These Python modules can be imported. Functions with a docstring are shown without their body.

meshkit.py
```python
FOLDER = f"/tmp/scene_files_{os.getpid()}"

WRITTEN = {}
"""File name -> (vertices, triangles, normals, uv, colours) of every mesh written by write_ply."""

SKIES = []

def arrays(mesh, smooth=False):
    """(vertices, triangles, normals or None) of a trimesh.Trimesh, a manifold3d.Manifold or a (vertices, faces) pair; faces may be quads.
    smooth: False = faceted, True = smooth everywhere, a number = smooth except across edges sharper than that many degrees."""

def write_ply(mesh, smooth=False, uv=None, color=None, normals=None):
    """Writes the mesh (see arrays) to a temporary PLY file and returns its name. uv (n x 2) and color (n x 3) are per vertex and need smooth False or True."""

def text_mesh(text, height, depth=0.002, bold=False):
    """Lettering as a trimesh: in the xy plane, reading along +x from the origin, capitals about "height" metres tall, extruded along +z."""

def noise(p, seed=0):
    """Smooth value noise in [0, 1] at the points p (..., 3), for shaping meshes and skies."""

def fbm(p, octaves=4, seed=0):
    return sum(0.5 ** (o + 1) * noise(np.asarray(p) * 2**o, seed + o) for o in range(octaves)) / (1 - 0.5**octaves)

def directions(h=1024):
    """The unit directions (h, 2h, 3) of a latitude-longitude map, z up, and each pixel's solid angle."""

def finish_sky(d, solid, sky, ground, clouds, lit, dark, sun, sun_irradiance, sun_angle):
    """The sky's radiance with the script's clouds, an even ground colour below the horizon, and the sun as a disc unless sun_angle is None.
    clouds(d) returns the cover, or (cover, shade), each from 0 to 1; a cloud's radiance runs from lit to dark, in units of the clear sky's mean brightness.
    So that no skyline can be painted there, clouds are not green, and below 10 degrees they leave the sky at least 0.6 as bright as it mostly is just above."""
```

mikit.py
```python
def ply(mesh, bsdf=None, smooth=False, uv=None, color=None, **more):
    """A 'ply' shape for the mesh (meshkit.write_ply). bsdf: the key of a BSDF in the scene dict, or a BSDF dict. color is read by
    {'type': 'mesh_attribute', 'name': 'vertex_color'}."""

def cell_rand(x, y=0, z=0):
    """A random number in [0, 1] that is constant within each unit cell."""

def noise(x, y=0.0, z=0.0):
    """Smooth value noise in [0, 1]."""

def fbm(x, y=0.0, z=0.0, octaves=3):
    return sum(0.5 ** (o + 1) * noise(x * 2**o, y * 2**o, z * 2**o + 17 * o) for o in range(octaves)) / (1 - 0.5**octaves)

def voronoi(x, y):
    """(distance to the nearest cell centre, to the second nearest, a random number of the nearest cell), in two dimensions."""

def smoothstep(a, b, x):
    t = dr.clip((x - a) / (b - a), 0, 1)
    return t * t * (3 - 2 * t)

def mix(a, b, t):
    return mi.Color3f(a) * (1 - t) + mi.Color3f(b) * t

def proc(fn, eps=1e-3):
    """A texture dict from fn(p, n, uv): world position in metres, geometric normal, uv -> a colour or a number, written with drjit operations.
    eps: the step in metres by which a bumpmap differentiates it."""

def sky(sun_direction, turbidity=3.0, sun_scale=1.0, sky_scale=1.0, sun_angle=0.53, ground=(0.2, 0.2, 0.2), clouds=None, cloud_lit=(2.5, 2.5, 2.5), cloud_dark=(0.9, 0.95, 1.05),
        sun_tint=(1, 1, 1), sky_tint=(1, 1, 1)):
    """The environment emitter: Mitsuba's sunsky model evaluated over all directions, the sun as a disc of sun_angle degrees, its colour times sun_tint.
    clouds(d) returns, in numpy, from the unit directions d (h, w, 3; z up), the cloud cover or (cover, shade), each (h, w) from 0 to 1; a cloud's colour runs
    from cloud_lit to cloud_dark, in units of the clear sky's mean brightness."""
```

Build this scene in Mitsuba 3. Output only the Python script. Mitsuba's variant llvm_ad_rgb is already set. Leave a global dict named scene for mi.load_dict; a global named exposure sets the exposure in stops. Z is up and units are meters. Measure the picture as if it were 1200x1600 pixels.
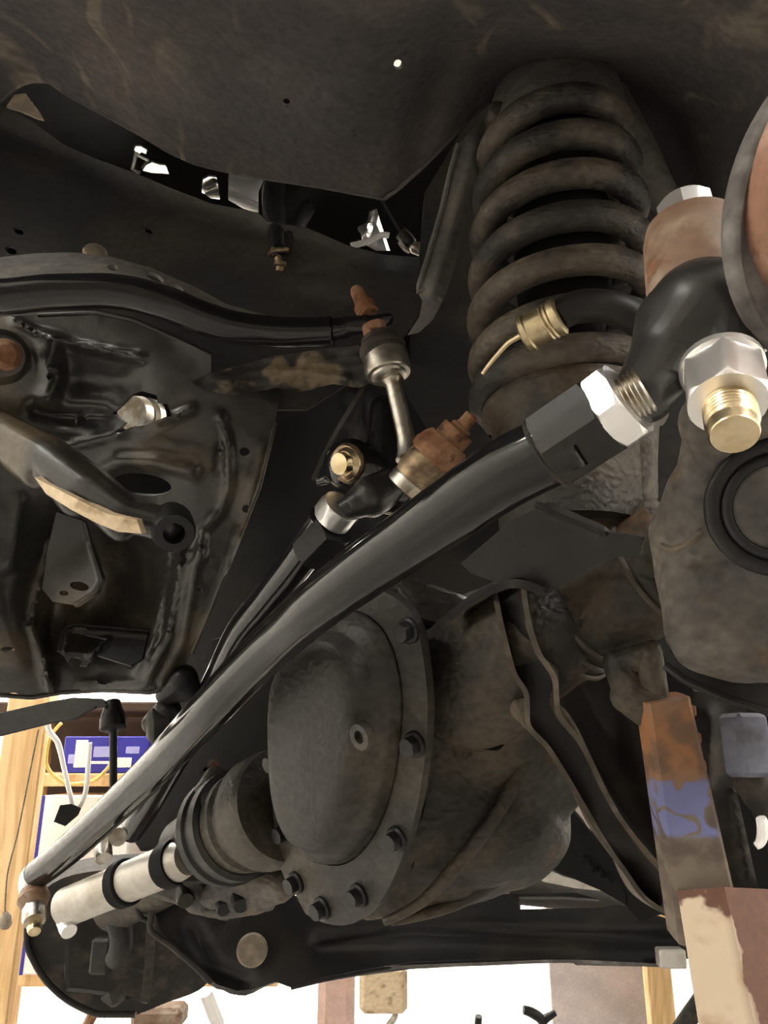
import math, random, zlib
import numpy as np, trimesh, mitsuba as mi, drjit as dr
import manifold3d as m3
import mikit, meshkit
from mikit import proc, noise, fbm, smoothstep, mix
from scipy.interpolate import RBFInterpolator, splprep, splev
from scipy.spatial import Delaunay
import shapely
from shapely.geometry import Polygon, LineString, Point

random.seed(7); np.random.seed(7)
T = mi.ScalarTransform4f
scene, labels = {}, {}

# ------------------------------------------------------------------ camera, light, exposure
exposure = 0.45
F = 1200.0                                   # focal length in pixels of the 1200 x 1600 frame
PITCH = math.radians(18.0)
CAM = np.array([0.0, 0.0, 1.0])
FWD = np.array([0, math.cos(PITCH), math.sin(PITCH)])
UP = np.array([0, -math.sin(PITCH), math.cos(PITCH)])
RIGHT = np.array([1.0, 0, 0])
scene['camera'] = {'type': 'perspective', 'fov': 2 * math.degrees(math.atan(600 / F)), 'fov_axis': 'x', 'near_clip': 0.02, 'far_clip': 60.0,
                   'to_world': T().look_at(origin=CAM.tolist(), target=(CAM + FWD).tolist(), up=UP.tolist())}
LAMP = 24.0                                  # radiance of the unseen ceiling lamps, placed to light car and background
LAMP_GAIN = [1.3, 2.4, 1.0, 1.0, 3.6, 3.0, 3.0]
LAMP_AT = ['behind the viewer on the left', 'behind the viewer on the right', 'over the left side of the car', 'over the cabin on the right', 'in the far left corner of the garage', 'in the far right corner of the garage', 'over the floor beyond the car']
LAMPS = [(-1.95, -0.8), (1.75, -1.3), (-1.75, 1.3), (1.6, 1.7), (-1.75, 3.3), (1.1, 3.7), (-0.3, 3.0)]


def P(x, y, d):
    """The world point at depth d (metres along the view axis) seen at x, y of the 1200 x 1600 frame."""
    return CAM + d * (FWD + (x - 600) / F * RIGHT - (y - 800) / F * UP)


def V(x, y, z):
    """A direction given as right, down, away of the camera's own axes, in world axes."""
    return x * RIGHT - y * UP + z * FWD


# ------------------------------------------------------------------ materials
def lin(c):
    c = np.asarray(c, float) / 255
    return np.where(c < .04045, c / 12.92, ((c + .055) / 1.055) ** 2.4).tolist()


def grime(base, dirt, scale=14.0, lo=.45, hi=.7, fine=.35, seed=0.0, third=None, tlo=.6, thi=.7):
    def fn(p, n, uv):
        a = fbm(p.x * scale + seed, p.y * scale, p.z * scale, 4)
        g = fbm(p.x * 160 + seed, p.y * 160, p.z * 160, 2)
        c = mix(base, dirt, smoothstep(lo, hi, a))
        if third is not None:
            b = fbm(p.x * scale * 1.7 + 31 + seed, p.y * scale * 1.7, p.z * scale * 1.7, 4)
            c = mix(c, third, smoothstep(tlo, thi, b))
        return c * (1 - fine + 2 * fine * g)
    return proc(fn)


def mat(key, color, rough=.5, metallic=0.0, spec=.28, clear=0.0, clear_gloss=.9, bump=None, **k):
    b = {'type': 'principled', 'base_color': color if isinstance(color, dict) else {'type': 'rgb', 'value': list(color)},
         'roughness': rough, 'metallic': metallic, 'specular': spec, **k}
    if clear:
        b['clearcoat'] = clear; b['clearcoat_gloss'] = clear_gloss
    if bump:
        sc, h = bump
        b = {'type': 'bumpmap', 'tex': proc(lambda p, n, uv, s=sc: fbm(p.x * s, p.y * s, p.z * s, 3), eps=.3 / sc), 'scale': h, 'bsdf': b}
    scene[key] = {'type': 'twosided', 'bsdf': b}




def _fender(p, n, uv):
    a = fbm(p.x * 7, p.y * 7, p.z * 7, 4)
    g = fbm(p.x * 160, p.y * 160, p.z * 160, 2)
    c = mix((.046, .042, .042), (.080, .069, .064), smoothstep(.38, .72, a))
    streak = fbm(p.x * 38 + 4 * fbm(p.x * 9, p.y * 9, p.z * 9, 2), p.y * 4, p.z * 4, 3)          # dried mud that ran down
    c = mix(c, (.135, .115, .090), smoothstep(.60, .72, streak) * smoothstep(.4, .6, fbm(p.x * 20, p.y * 20, p.z * 20, 3)) * .8)
    return c * (.7 + .6 * g)


mat('m_fender', proc(_fender), .7, bump=(300, .0012))
mat('m_strap', grime((0.0900, 0.0870, 0.0825), (0.1275, 0.1170, 0.1020), 30, .4, .7, .25), .6)
mat('m_frame', grime((0.0211, 0.0211, 0.0217), (0.0372, 0.0322, 0.0267), 9, .45, .75, .2), .55, bump=(260, .0006))
mat('m_cross', grime((0.0186, 0.0180, 0.0167), (0.0775, 0.0589, 0.0360), 9, .50, .76, .25, 3.0), .30, spec=.45)
mat('m_satin', grime((0.0082, 0.0082, 0.0086), (0.0186, 0.0160, 0.0130), 12, .5, .8, .2, 5.0), .42)
mat('m_gloss', (.005, .005, .006), .10, spec=.5, clear=1.0, clear_gloss=.97)
mat('m_tube', grime((.0045, .0045, .0045), (.014, .012, .010), 18, .5, .85, .15, 8.0), .085, spec=.32, clear=.25, clear_gloss=.98)
mat('m_swaybar', grime((.0045, .0045, .005), (.020, .018, .016), 16, .55, .8, .2, 2.0), .12, spec=.32, clear=.3, clear_gloss=.97)
mat('m_coil', grime((0.0217, 0.0201, 0.0184), (0.0795, 0.0653, 0.0502), 22, .35, .7, .45, 1.0), .55, bump=(400, 0.0019))
mat('m_cast', grime((0.0241, 0.0214, 0.0182), (0.0642, 0.0508, 0.0364), 13, .4, .72, .45, 9.0, (0.0588, 0.0347, 0.0188), .6, .75), .6, bump=(220, 0.0029))
mat('m_diff', grime((0.0197, 0.0180, 0.0156), (0.0580, 0.0464, 0.0325), 11, .42, .72, .45, 4.0, (0.0493, 0.0290, 0.0163), .62, .78), .55, bump=(260, 0.0024))
mat('m_cover', grime((0.0190, 0.0181, 0.0161), (0.0418, 0.0355, 0.0266), 10, .45, .75, .45, 6.0), .5, bump=(300, 0.0012))
mat('m_knuckle', grime((0.0515, 0.0476, 0.0437), (0.0975, 0.0858, 0.0718), 15, .4, .7, .45, 11.0, (0.0819, 0.0585, 0.0406), .66, .8), .55, bump=(240, 0.0024))
mat('m_arm', grime((0.0099, 0.0094, 0.0090), (0.0298, 0.0233, 0.0169), 12, .5, .8, .2, 12.0), .5)
mat('m_edge', grime((0.0553, 0.0455, 0.0351), (0.1040, 0.0845, 0.0618), 30, .4, .7, .25, 13.0), .5)
mat('m_mud', grime((.016, .015, .014), (.13, .098, .062), 34, .5, .68, .3, 3.0), .6)
mat('m_rust', grime((0.1445, 0.0638, 0.0306), (0.2550, 0.1445, 0.0850), 60, .35, .7, .3, 2.0, (0.0680, 0.0340, 0.0213), .58, .72), .8, bump=(500, .0015))
mat('m_rotor', grime((0.2160, 0.1152, 0.0756), (0.3024, 0.1944, 0.1440), 35, .35, .7, .2, 5.0, (0.1584, 0.0792, 0.0504), .6, .72), .75, bump=(400, .0006))
mat('m_rustband', grime((0.1800, 0.1125, 0.0750), (0.2700, 0.2100, 0.1575), 40, .35, .7, .2, 8.0, (0.1650, 0.0825, 0.0450), .55, .72), .55)
mat('m_zinc', (.86, .85, .83), .30, .85)
mat('m_zincdull', grime((.55, .53, .48), (.30, .25, .18), 60, .4, .75, .15), .35, 1.0)
mat('m_gold', grime((.70, .58, .38), (.50, .38, .21), 70, .4, .75, .12), .28, 1.0)
mat('m_brass', grime((.58, .48, .30), (.36, .28, .16), 90, .4, .75, .15), .4, .9)
mat('m_golddirty', grime((.34, .26, .16), (.13, .09, .06), 80, .35, .7, .2), .45, .8)
mat('m_rubber', grime((0.0136, 0.0124, 0.0112), (0.0465, 0.0360, 0.0267), 30, .42, .75, .25), .7)
mat('m_boot', grime((0.0149, 0.0144, 0.0144), (0.0273, 0.0248, 0.0233), 20, .4, .8, .12), .36, spec=.55)
mat('m_hose', grime((0.0087, 0.0087, 0.0087), (0.0248, 0.0223, 0.0186), 20, .5, .8, .2), .5)
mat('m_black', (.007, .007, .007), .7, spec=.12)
mat('m_bluegrey', grime((.10, .105, .135), (.07, .07, .085), 60, .4, .7, .2), .6)
mat('m_stabilizer', grime((0.4950, 0.4725, 0.4275), (0.3750, 0.3450, 0.2925), 25, .4, .75, .12), .42, .55)
mat('m_dustshield', grime((.085, .078, .074), (.16, .148, .14), 60, .35, .7, .3), .6)
mat('m_tan', grime((.62, .50, .34), (.30, .20, .10), 55, .5, .8, .15), .7)
mat('m_plug', grime((.17, .145, .11), (.25, .21, .16), 60, .4, .7, .15), .7)


def _stand(p, n, uv):
    # cream paint that rusts through from the tube's upper rim and along the corner towards the right
    a = fbm(p.x * 45, p.y * 45, p.z * 45, 4)
    b = fbm(p.x * 140, p.y * 140, p.z * 140, 3)
    top = smoothstep(.026, .0, STAND_TOP - p.z)
    side = smoothstep(STAND_X - .006, STAND_X + .010, p.x + (STAND_TOP - p.z) * STAND_SLOPE)
    r = smoothstep(.48, .56, a * .5 + b * .15 + .34 * dr.maximum(top, side) + .02)
    return mix(mix((.56, .46, .34), (.42, .30, .19), smoothstep(.45, .75, a)), mix((.13, .058, .036), (.085, .042, .032), b), dr.maximum(r, side))


def _post(p, n, uv):
    a = fbm(p.x * 50 + 3, p.y * 50, p.z * 50, 4)
    b = fbm(p.x * 26 + 9, p.y * 26, p.z * 26, 3)
    c = mix((.13, .105, .08), (.075, .055, .045), smoothstep(.4, .7, a))
    h = p.z - POST_Z
    rust = smoothstep(.02, .06, h) * smoothstep(.35, .55, b + .12)
    c = mix(c, mix((.22, .10, .045), (.11, .065, .042), smoothstep(.4, .7, a)), rust)
    blue = smoothstep(.45, .52, fbm(p.x * 62 + 7.3, p.y * 62, p.z * 30, 2) + .0) * smoothstep(.000, .005, h) * smoothstep(.044, .038, h)
    worn = fbm(p.x * 45 + 21, p.y * 45, p.z * 45, 2) - .5
    return mix(c, (.12, .13, .26), blue * smoothstep(.015, .05, dr.abs(worn)))


STAND_TOP, STAND_X, STAND_SLOPE, POST_Z = 0.0, 0.0, 0.0, 0.0      # set below where the jack stand is placed
mat('m_stand', proc(_stand), .6)
mat('m_post', proc(_post), .65)
mat('m_white', (.86, .85, .83), .6)
mat('m_wallpaint', (.84, .82, .78), .8)
mat('m_wallgrey', grime((.20, .18, .16), (.14, .125, .11), 3, .4, .7, .06), .8)
mat('m_concrete', grime((.36, .35, .335), (.29, .28, .265), 3, .4, .7, .06), .7)
mat('m_shade_pink', grime((.42, .37, .36), (.56, .49, .47), 6, .35, .7, .12), .85)
mat('m_pink', grime((.62, .45, .40), (.55, .40, .36), 20, .4, .7, .1), .7)
mat('m_blue', (.035, .035, .32), .4)
mat('m_bluelight', (.36, .38, .72), .5)
mat('m_redprint', (.55, .16, .12), .5)
mat('m_cordyellow', (.80, .55, .16), .5)
mat('m_cordwhite', (.85, .83, .80), .5)
mat('m_shelfdark', (.05, .03, .022), .7)


def _wood(p, n, uv):
    g = fbm(p.x * 70 + 5 * fbm(p.x * 3, p.y * 3, p.z * 3, 2), p.y * 70, p.z * 4, 3)
    return mix((.72, .50, .27), (.52, .33, .15), smoothstep(.35, .75, g))


mat('m_wood', proc(_wood), .7)
scene['m_lamp'] = {'type': 'diffuse', 'reflectance': {'type': 'rgb', 'value': [.8, .8, .8]}}


# ------------------------------------------------------------------ mesh helpers
def tm(v, f):
    return trimesh.Trimesh(np.asarray(v, float), np.asarray(f, int), process=False)


def cat(*ms):
    ms = [m for m in ms if m is not None]
    return trimesh.util.concatenate(ms) if len(ms) > 1 else ms[0]


def put(key, mesh, m, smooth=35):
    """One entry of the scene: a thing of one mesh, a part (thing__part) or a sub-part."""
    base, k = key, 0
    while key in scene:
        k += 1; key = f'{base}_{k:03d}'
    scene[key] = mikit.ply(mesh, m, smooth=smooth)
    return key


def tag(key, label, category=None, group=None, kind=None):
    labels[key] = {'label': label}
    if category: labels[key]['category'] = category
    if group: labels[key]['group'] = group
    if kind: labels[key]['kind'] = kind


def struct(key, mesh, m, label, smooth=False):
    put(key, mesh, m, smooth)
    labels[key] = {'label': label, 'kind': 'structure'}


def basis(a):
    a = np.asarray(a, float); a = a / np.linalg.norm(a)
    u = np.cross(a, [0, 0, 1] if abs(a[2]) < .9 else [1, 0, 0]); u /= np.linalg.norm(u)
    return a, u, np.cross(a, u)


def spline(pts, n=60):
    """A smooth curve through points with any number of columns."""
    pts = np.asarray(pts, float)
    if len(pts) == 2:
        return pts[0] + np.linspace(0, 1, n)[:, None] * (pts[1] - pts[0])
    s = np.r_[0, np.cumsum(np.linalg.norm(np.diff(pts[:, :3], axis=0), axis=1))]
    from scipy.interpolate import PchipInterpolator
    return PchipInterpolator(s, pts)(np.linspace(0, s[-1], n))


def sweep(c, r, sides=24, squash=1.0, up=None):
    """A round (or squashed) tube along the points c with radii r, closed at both ends."""
    c = np.asarray(c, float); r = np.broadcast_to(r, (len(c),))
    t = np.gradient(c, axis=0); t /= np.linalg.norm(t, axis=1, keepdims=True) + 1e-12
    u = np.asarray(up, float) if up is not None else basis(t[0])[1]
    ang = np.arange(sides) * 2 * np.pi / sides
    vs = []
    for i in range(len(c)):
        u = u - t[i] * (u @ t[i]); u /= np.linalg.norm(u)
        w = np.cross(t[i], u)
        vs.append(c[i] + r[i] * (np.cos(ang)[:, None] * u + squash * np.sin(ang)[:, None] * w))
    n = len(c)
    i, j = np.meshgrid(np.arange(n - 1), np.arange(sides), indexing='ij')
    a, b = i * sides + j, i * sides + (j + 1) % sides
    f = np.vstack([np.stack([a, b, b + sides], -1).reshape(-1, 3), np.stack([a, b + sides, a + sides], -1).reshape(-1, 3)])
    v = np.vstack(vs + [c[:1], c[-1:]])
    k = np.arange(sides); e = (n - 1) * sides
    f = np.vstack([f, np.stack([k * 0 + n * sides, (k + 1) % sides, k], 1), np.stack([k * 0 + n * sides + 1, e + k, e + (k + 1) % sides], 1)])
    return tm(v, f)


def tube(pts, sides=20, n=60, smooth=True):
    """pts: (x, y, depth, radius in metres) along the frame."""
    q = np.array([[*P(x, y, d), r] for x, y, d, r in pts])
    if smooth: q = spline(q, n)
    return sweep(q[:, :3], q[:, 3], sides)


def lathe(p0, p1, prof, sides=40):
    """A turned solid on the axis p0 -> p1; prof: (t from 0 to 1 along the axis, radius in metres)."""
    p0, p1 = np.asarray(p0, float), np.asarray(p1, float)
    a, u, w = basis(p1 - p0)
    ang = np.arange(sides) * 2 * np.pi / sides
    ring = np.cos(ang)[:, None] * u + np.sin(ang)[:, None] * w
    v = np.vstack([p0 + (p1 - p0) * t + max(r, 1e-5) * ring for t, r in prof])
    n = len(prof)
    i, j = np.meshgrid(np.arange(n - 1), np.arange(sides), indexing='ij')
    q, s = i * sides + j, i * sides + (j + 1) % sides
    f = np.vstack([np.stack([q, s, s + sides], -1).reshape(-1, 3), np.stack([q, s + sides, q + sides], -1).reshape(-1, 3)])
    v = np.vstack([v, p0 + (p1 - p0) * prof[0][0], p0 + (p1 - p0) * prof[-1][0]])
    k = np.arange(sides); e = (n - 1) * sides
    f = np.vstack([f, np.stack([k * 0 + n * sides, (k + 1) % sides, k], 1), np.stack([k * 0 + n * sides + 1, e + k, e + (k + 1) % sides], 1)])
    return tm(v, f)


def ring(c, axis, R, r, sides=14, n=48, flat=1.0):
    a, u, w = basis(axis)
    th = np.linspace(0, 2 * np.pi, n, endpoint=False)
    ph = np.linspace(0, 2 * np.pi, sides, endpoint=False)
    v = []
    for t in th:
        d = math.cos(t) * u + math.sin(t) * w
        v += [c + (R + r * math.cos(q)) * d + flat * r * math.sin(q) * a for q in ph]
    i, j = np.meshgrid(np.arange(n), np.arange(sides), indexing='ij')
    q = lambda i, j: (i % n) * sides + j % sides
    f = np.vstack([np.stack([q(i, j), q(i + 1, j), q(i + 1, j + 1)], -1).reshape(-1, 3), np.stack([q(i, j), q(i + 1, j + 1), q(i, j + 1)], -1).reshape(-1, 3)])
    return tm(np.array(v), f)


def hexnut(p0, p1, R, turn=0.0, cham=.16, sides=6):
    """A chamfered hexagonal prism from p0 to p1, R over its corners."""
    p0, p1 = np.asarray(p0, float), np.asarray(p1, float)
    a, u, w = basis(p1 - p0)
    def circ(t, r, n, o=0.0):
        g = np.arange(n) * 2 * np.pi / n + o
        return p0 + (p1 - p0) * t + r * (np.cos(g)[:, None] * u + np.sin(g)[:, None] * w)
    pts = np.vstack([circ(0, R * .9, 36), circ(cham, R, sides, turn), circ(1 - cham, R, sides, turn), circ(1, R * .9, 36)])
    return trimesh.convex.convex_hull(pts)


def bolt(p, n, R, h, m_name, key, washer=1.35):
    """A flanged hexagon bolt head standing on p along n."""
    n = np.asarray(n, float) / np.linalg.norm(n)
    return put(key, cat(lathe(p, p + n * h * .35, [(0, R * washer), (.6, R * washer), (1, R * 1.1)], 24), hexnut(p + n * h * .2, p + n * h, R, .3)), m_name)


def box(center, size, rz=0.0, bev=.004, rx=0.0, ry=0.0):
    s = np.asarray(size, float) / 2; b = min(bev, s.min() * .45)
    c = np.array([[x, y, z] for x in (-1, 1) for y in (-1, 1) for z in (-1, 1)], float)
    pts = np.vstack([c * (s - [b, b, 0]), c * (s - [b, 0, b]), c * (s - [0, b, b])])
    m = trimesh.convex.convex_hull(pts)
    m.apply_transform(trimesh.transformations.euler_matrix(rx, ry, rz)); m.apply_translation(center)
    return m


def hull(*pts):
    return trimesh.convex.convex_hull(np.vstack(pts))


def ball_pts(c, r, n=3):
    s = trimesh.creation.icosphere(subdivisions=2).vertices
    return np.asarray(c) + s * np.asarray(r)


def blob(groups, edge=.006, it=12, bumps=0.0):
    """Castings: the union of hulls of balls [(x, y, depth, radius in m), ...], refined and smoothed to one surface."""
    M = None
    for g in groups:
        h = hull(*[ball_pts(P(x, y, d), r) for x, y, d, r in g]) if not isinstance(g, trimesh.Trimesh) else g
        k = m3.Manifold(m3.Mesh(h.vertices.astype(np.float32), h.faces.astype(np.uint32)))
        M = k if M is None else M + k
    M = M.refine_to_length(edge)
    o = M.to_mesh()
    m = trimesh.Trimesh(o.vert_properties[:, :3], o.tri_verts, process=True)
    old = np.array(m.vertices)
    trimesh.smoothing.filter_taubin(m, iterations=it)
    off = np.linalg.norm(m.vertices - old, axis=1) > 2.2 * edge          # a torn vertex goes back to where it was
    m.vertices = np.where(off[:, None], old, m.vertices)
    if bumps:
        m.vertices = m.vertices + m.vertex_normals * (meshkit.fbm(np.asarray(m.vertices) * 45, 3)[:, None] - .5) * bumps
    return m


def smooth_closed(pts, n=90):
    q = np.vstack([pts, pts[:1]])
    tck, _ = splprep(q.T, s=0, per=True)
    return np.array(splev(np.linspace(0, 1, n, endpoint=False), tck)).T


def ell(cx, cy, rx, ry, n=20, rot=0.0):
    t = np.arange(n) * 2 * np.pi / n
    c, s = math.cos(rot), math.sin(rot)
    x, y = rx * np.cos(t), ry * np.sin(t)
    return np.stack([cx + c * x - s * y, cy + s * x + c * y], 1)


def sheet(outline, ctrl, thick=.003, holes=(), step=9.0, relief=(), rim=None, rim_r=.003, rough=0.0):
    """Pressed sheet metal: a closed plate whose front follows the depths in ctrl (x, y, depth), with holes and pressed ridges
    relief = [(polyline, half width in px, height in m)], and a rolled edge along the polylines in rim."""
    ctrl = np.asarray(ctrl, float)
    poly = Polygon(outline, [np.asarray(h) for h in holes]).buffer(0)
    if poly.geom_type != 'Polygon': poly = max(poly.geoms, key=lambda g: g.area)
    if len(ctrl) > 3:
        rbf = RBFInterpolator(ctrl[:, :2] / 300, 1 / ctrl[:, 2], kernel='thin_plate_spline', degree=1, smoothing=1e-4)
        inv = lambda q: rbf(q / 300)
    else:
        A = np.c_[ctrl[:, :2], np.ones(3)]; k = np.linalg.solve(A, 1 / ctrl[:, 2])
        inv = lambda q: np.c_[q, np.ones(len(q))] @ k
    bound = []
    for r in [poly.exterior, *poly.interiors]:
        n = max(10, int(r.length / step))
        # keep the corners: densify every edge
        c = np.array(r.coords)[:-1]
        for a, b in zip(c, np.roll(c, -1, 0)):
            m = max(1, int(np.linalg.norm(b - a) / step))
            bound.append(a + (b - a) * np.arange(m)[:, None] / m)
    bound = np.vstack(bound)
    x0, y0, x1, y1 = poly.bounds
    gx, gy = np.meshgrid(np.arange(x0, x1, step), np.arange(y0, y1, step * .87))
    gx[1::2] += step / 2
    g = np.stack([gx.ravel(), gy.ravel()], 1)
    inner = poly.buffer(-step * .45)
    g = g[shapely.contains_xy(inner, g[:, 0], g[:, 1])]
    q = np.vstack([bound, g])
    tri = Delaunay(q).simplices
    cen = q[tri].mean(1)
    tri = tri[shapely.contains_xy(poly, cen[:, 0], cen[:, 1])]
    e1, e2 = q[tri[:, 1]] - q[tri[:, 0]], q[tri[:, 2]] - q[tri[:, 0]]
    area = e1[:, 0] * e2[:, 1] - e1[:, 1] * e2[:, 0]
    tri = tri[np.abs(area) > 1e-3]; area = area[np.abs(area) > 1e-3]
    tri[area > 0] = tri[area > 0][:, ::-1]
    d = 1 / inv(q)
    for line, wpx, h in relief:
        ls = LineString(line) if len(line) > 1 else Point(line[0])
        dist = shapely.distance(ls, shapely.points(q))
        d = d - h * np.exp(-(dist / wpx) ** 2)
    ray = FWD + ((q[:, :1] - 600) / F) * RIGHT - ((q[:, 1:] - 800) / F) * UP
    front = CAM + d[:, None] * ray
    if rough: front = front + ray * ((meshkit.fbm(front * 40, 3) - .5) * rough)[:, None]
    used = np.unique(tri); re = -np.ones(len(q), int); re[used] = np.arange(len(used))
    front, tri = front[used], re[tri]
    m = tm(front, tri); nrm = m.vertex_normals
    toc = CAM - front
    if (nrm * toc).sum(1).mean() < 0:
        tri = tri[:, ::-1]; nrm = tm(front, tri).vertex_normals
    back = front - nrm * thick
    e = np.vstack([tri[:, [0, 1]], tri[:, [1, 2]], tri[:, [2, 0]]])
    key = {tuple(x) for x in map(tuple, e)}
    be = np.array([x for x in key if (x[1], x[0]) not in key])
    be = be[np.lexsort((be[:, 1], be[:, 0]))]
    n = len(front)
    side = np.vstack([np.stack([be[:, 1], be[:, 0], be[:, 0] + n], 1), np.stack([be[:, 1], be[:, 0] + n, be[:, 1] + n], 1)])
    out = tm(np.vstack([front, back]), np.vstack([tri, tri[:, ::-1] + n, side]))
    for line in (rim or ()):
        l = LineString(line); k = max(6, int(l.length / 10))
        c = np.array([l.interpolate(t, normalized=True).coords[0] for t in np.linspace(0, 1, k)])
        dd = 1 / inv(c)
        out = cat(out, sweep(np.array([P(*a, b) for a, b in zip(c, dd)]), rim_r, 8))
    return out


def strip(line, depth_w, thick, n=40):
    """A flat bar on edge along (x, y, depth): it runs back depth_w metres from its front edge."""
    c = spline(np.array([P(*p) for p in line]), n)
    t = np.gradient(c, axis=0); t /= np.linalg.norm(t, axis=1, keepdims=True)
    v = []
    for i in range(n):
        view = c[i] - CAM; view /= np.linalg.norm(view)
        b = view - t[i] * (view @ t[i]); b /= np.linalg.norm(b)
        s = np.cross(t[i], b)
        v += [c[i] - s * thick / 2, c[i] + s * thick / 2, c[i] + s * thick / 2 + b * depth_w, c[i] - s * thick / 2 + b * depth_w]
    f = []
    for i in range(n - 1):
        for k in range(4):
            a, b_ = i * 4 + k, i * 4 + (k + 1) % 4
            f += [[a, b_, b_ + 4], [a, b_ + 4, a + 4]]
    e = (n - 1) * 4
    f += [[0, 2, 1], [0, 3, 2], [e, e + 1, e + 2], [e, e + 2, e + 3]]
    m = tm(v, f)
    m.fix_normals()
    return m


def prism(outline, center, normal, thick, bevel=0.0):
    """The outline seen in the frame, laid on the plane through center with that normal, and made a plate of that thickness behind it."""
    normal = np.asarray(normal, float) / np.linalg.norm(normal)
    v = onplane(outline, center, normal)
    a, u, w = basis(normal)
    q = np.stack([(v - center) @ u, (v - center) @ w], 1)
    pg = Polygon(q).buffer(0)
    m = trimesh.creation.extrude_polygon(pg, thick, engine='earcut')
    M = np.eye(4); M[:3, 0], M[:3, 1], M[:3, 2], M[:3, 3] = u, w, np.cross(u, w), center
    if np.cross(u, w) @ normal > 0:
        m.apply_translation([0, 0, -thick])
    m.apply_transform(M)
    return m


def onplane(outline, center, normal):
    q = np.asarray(outline, float)
    ray = FWD + ((q[:, :1] - 600) / F) * RIGHT - ((q[:, 1:] - 800) / F) * UP
    s = ((center - CAM) @ normal) / (ray @ normal)
    return CAM + s[:, None] * ray


def floor_at(x, y, d):
    p = P(x, y, d)
    return p[0], p[1]

# ================================================================== the garage
RX0, RX1, RY0, RY1, RZ = -2.6, 2.6, -3.2, 4.9, 3.0
struct('floor', box([0, (RY0 + RY1) / 2, -.05], [RX1 - RX0 + .2, RY1 - RY0 + .2, .1], bev=.001), 'm_concrete', 'pale concrete garage floor')
struct('ceiling', box([0, (RY0 + RY1) / 2, RZ + .05], [RX1 - RX0 + .2, RY1 - RY0 + .2, .1], bev=.001), 'm_wallpaint', 'white garage ceiling')
struct('wall_back', box([0, RY1 + .05, RZ / 2], [RX1 - RX0 + .2, .1, RZ], bev=.001), 'm_wallpaint', 'white garage wall behind the car')
struct('unseen_wall_front', box([0, RY0 - .05, RZ / 2], [RX1 - RX0 + .2, .1, RZ], bev=.001), 'm_wallgrey', 'unseen garage wall behind the viewer, grey to limit reflected light')  # out of view; grey so less light reflects onto the undercarriage
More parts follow.
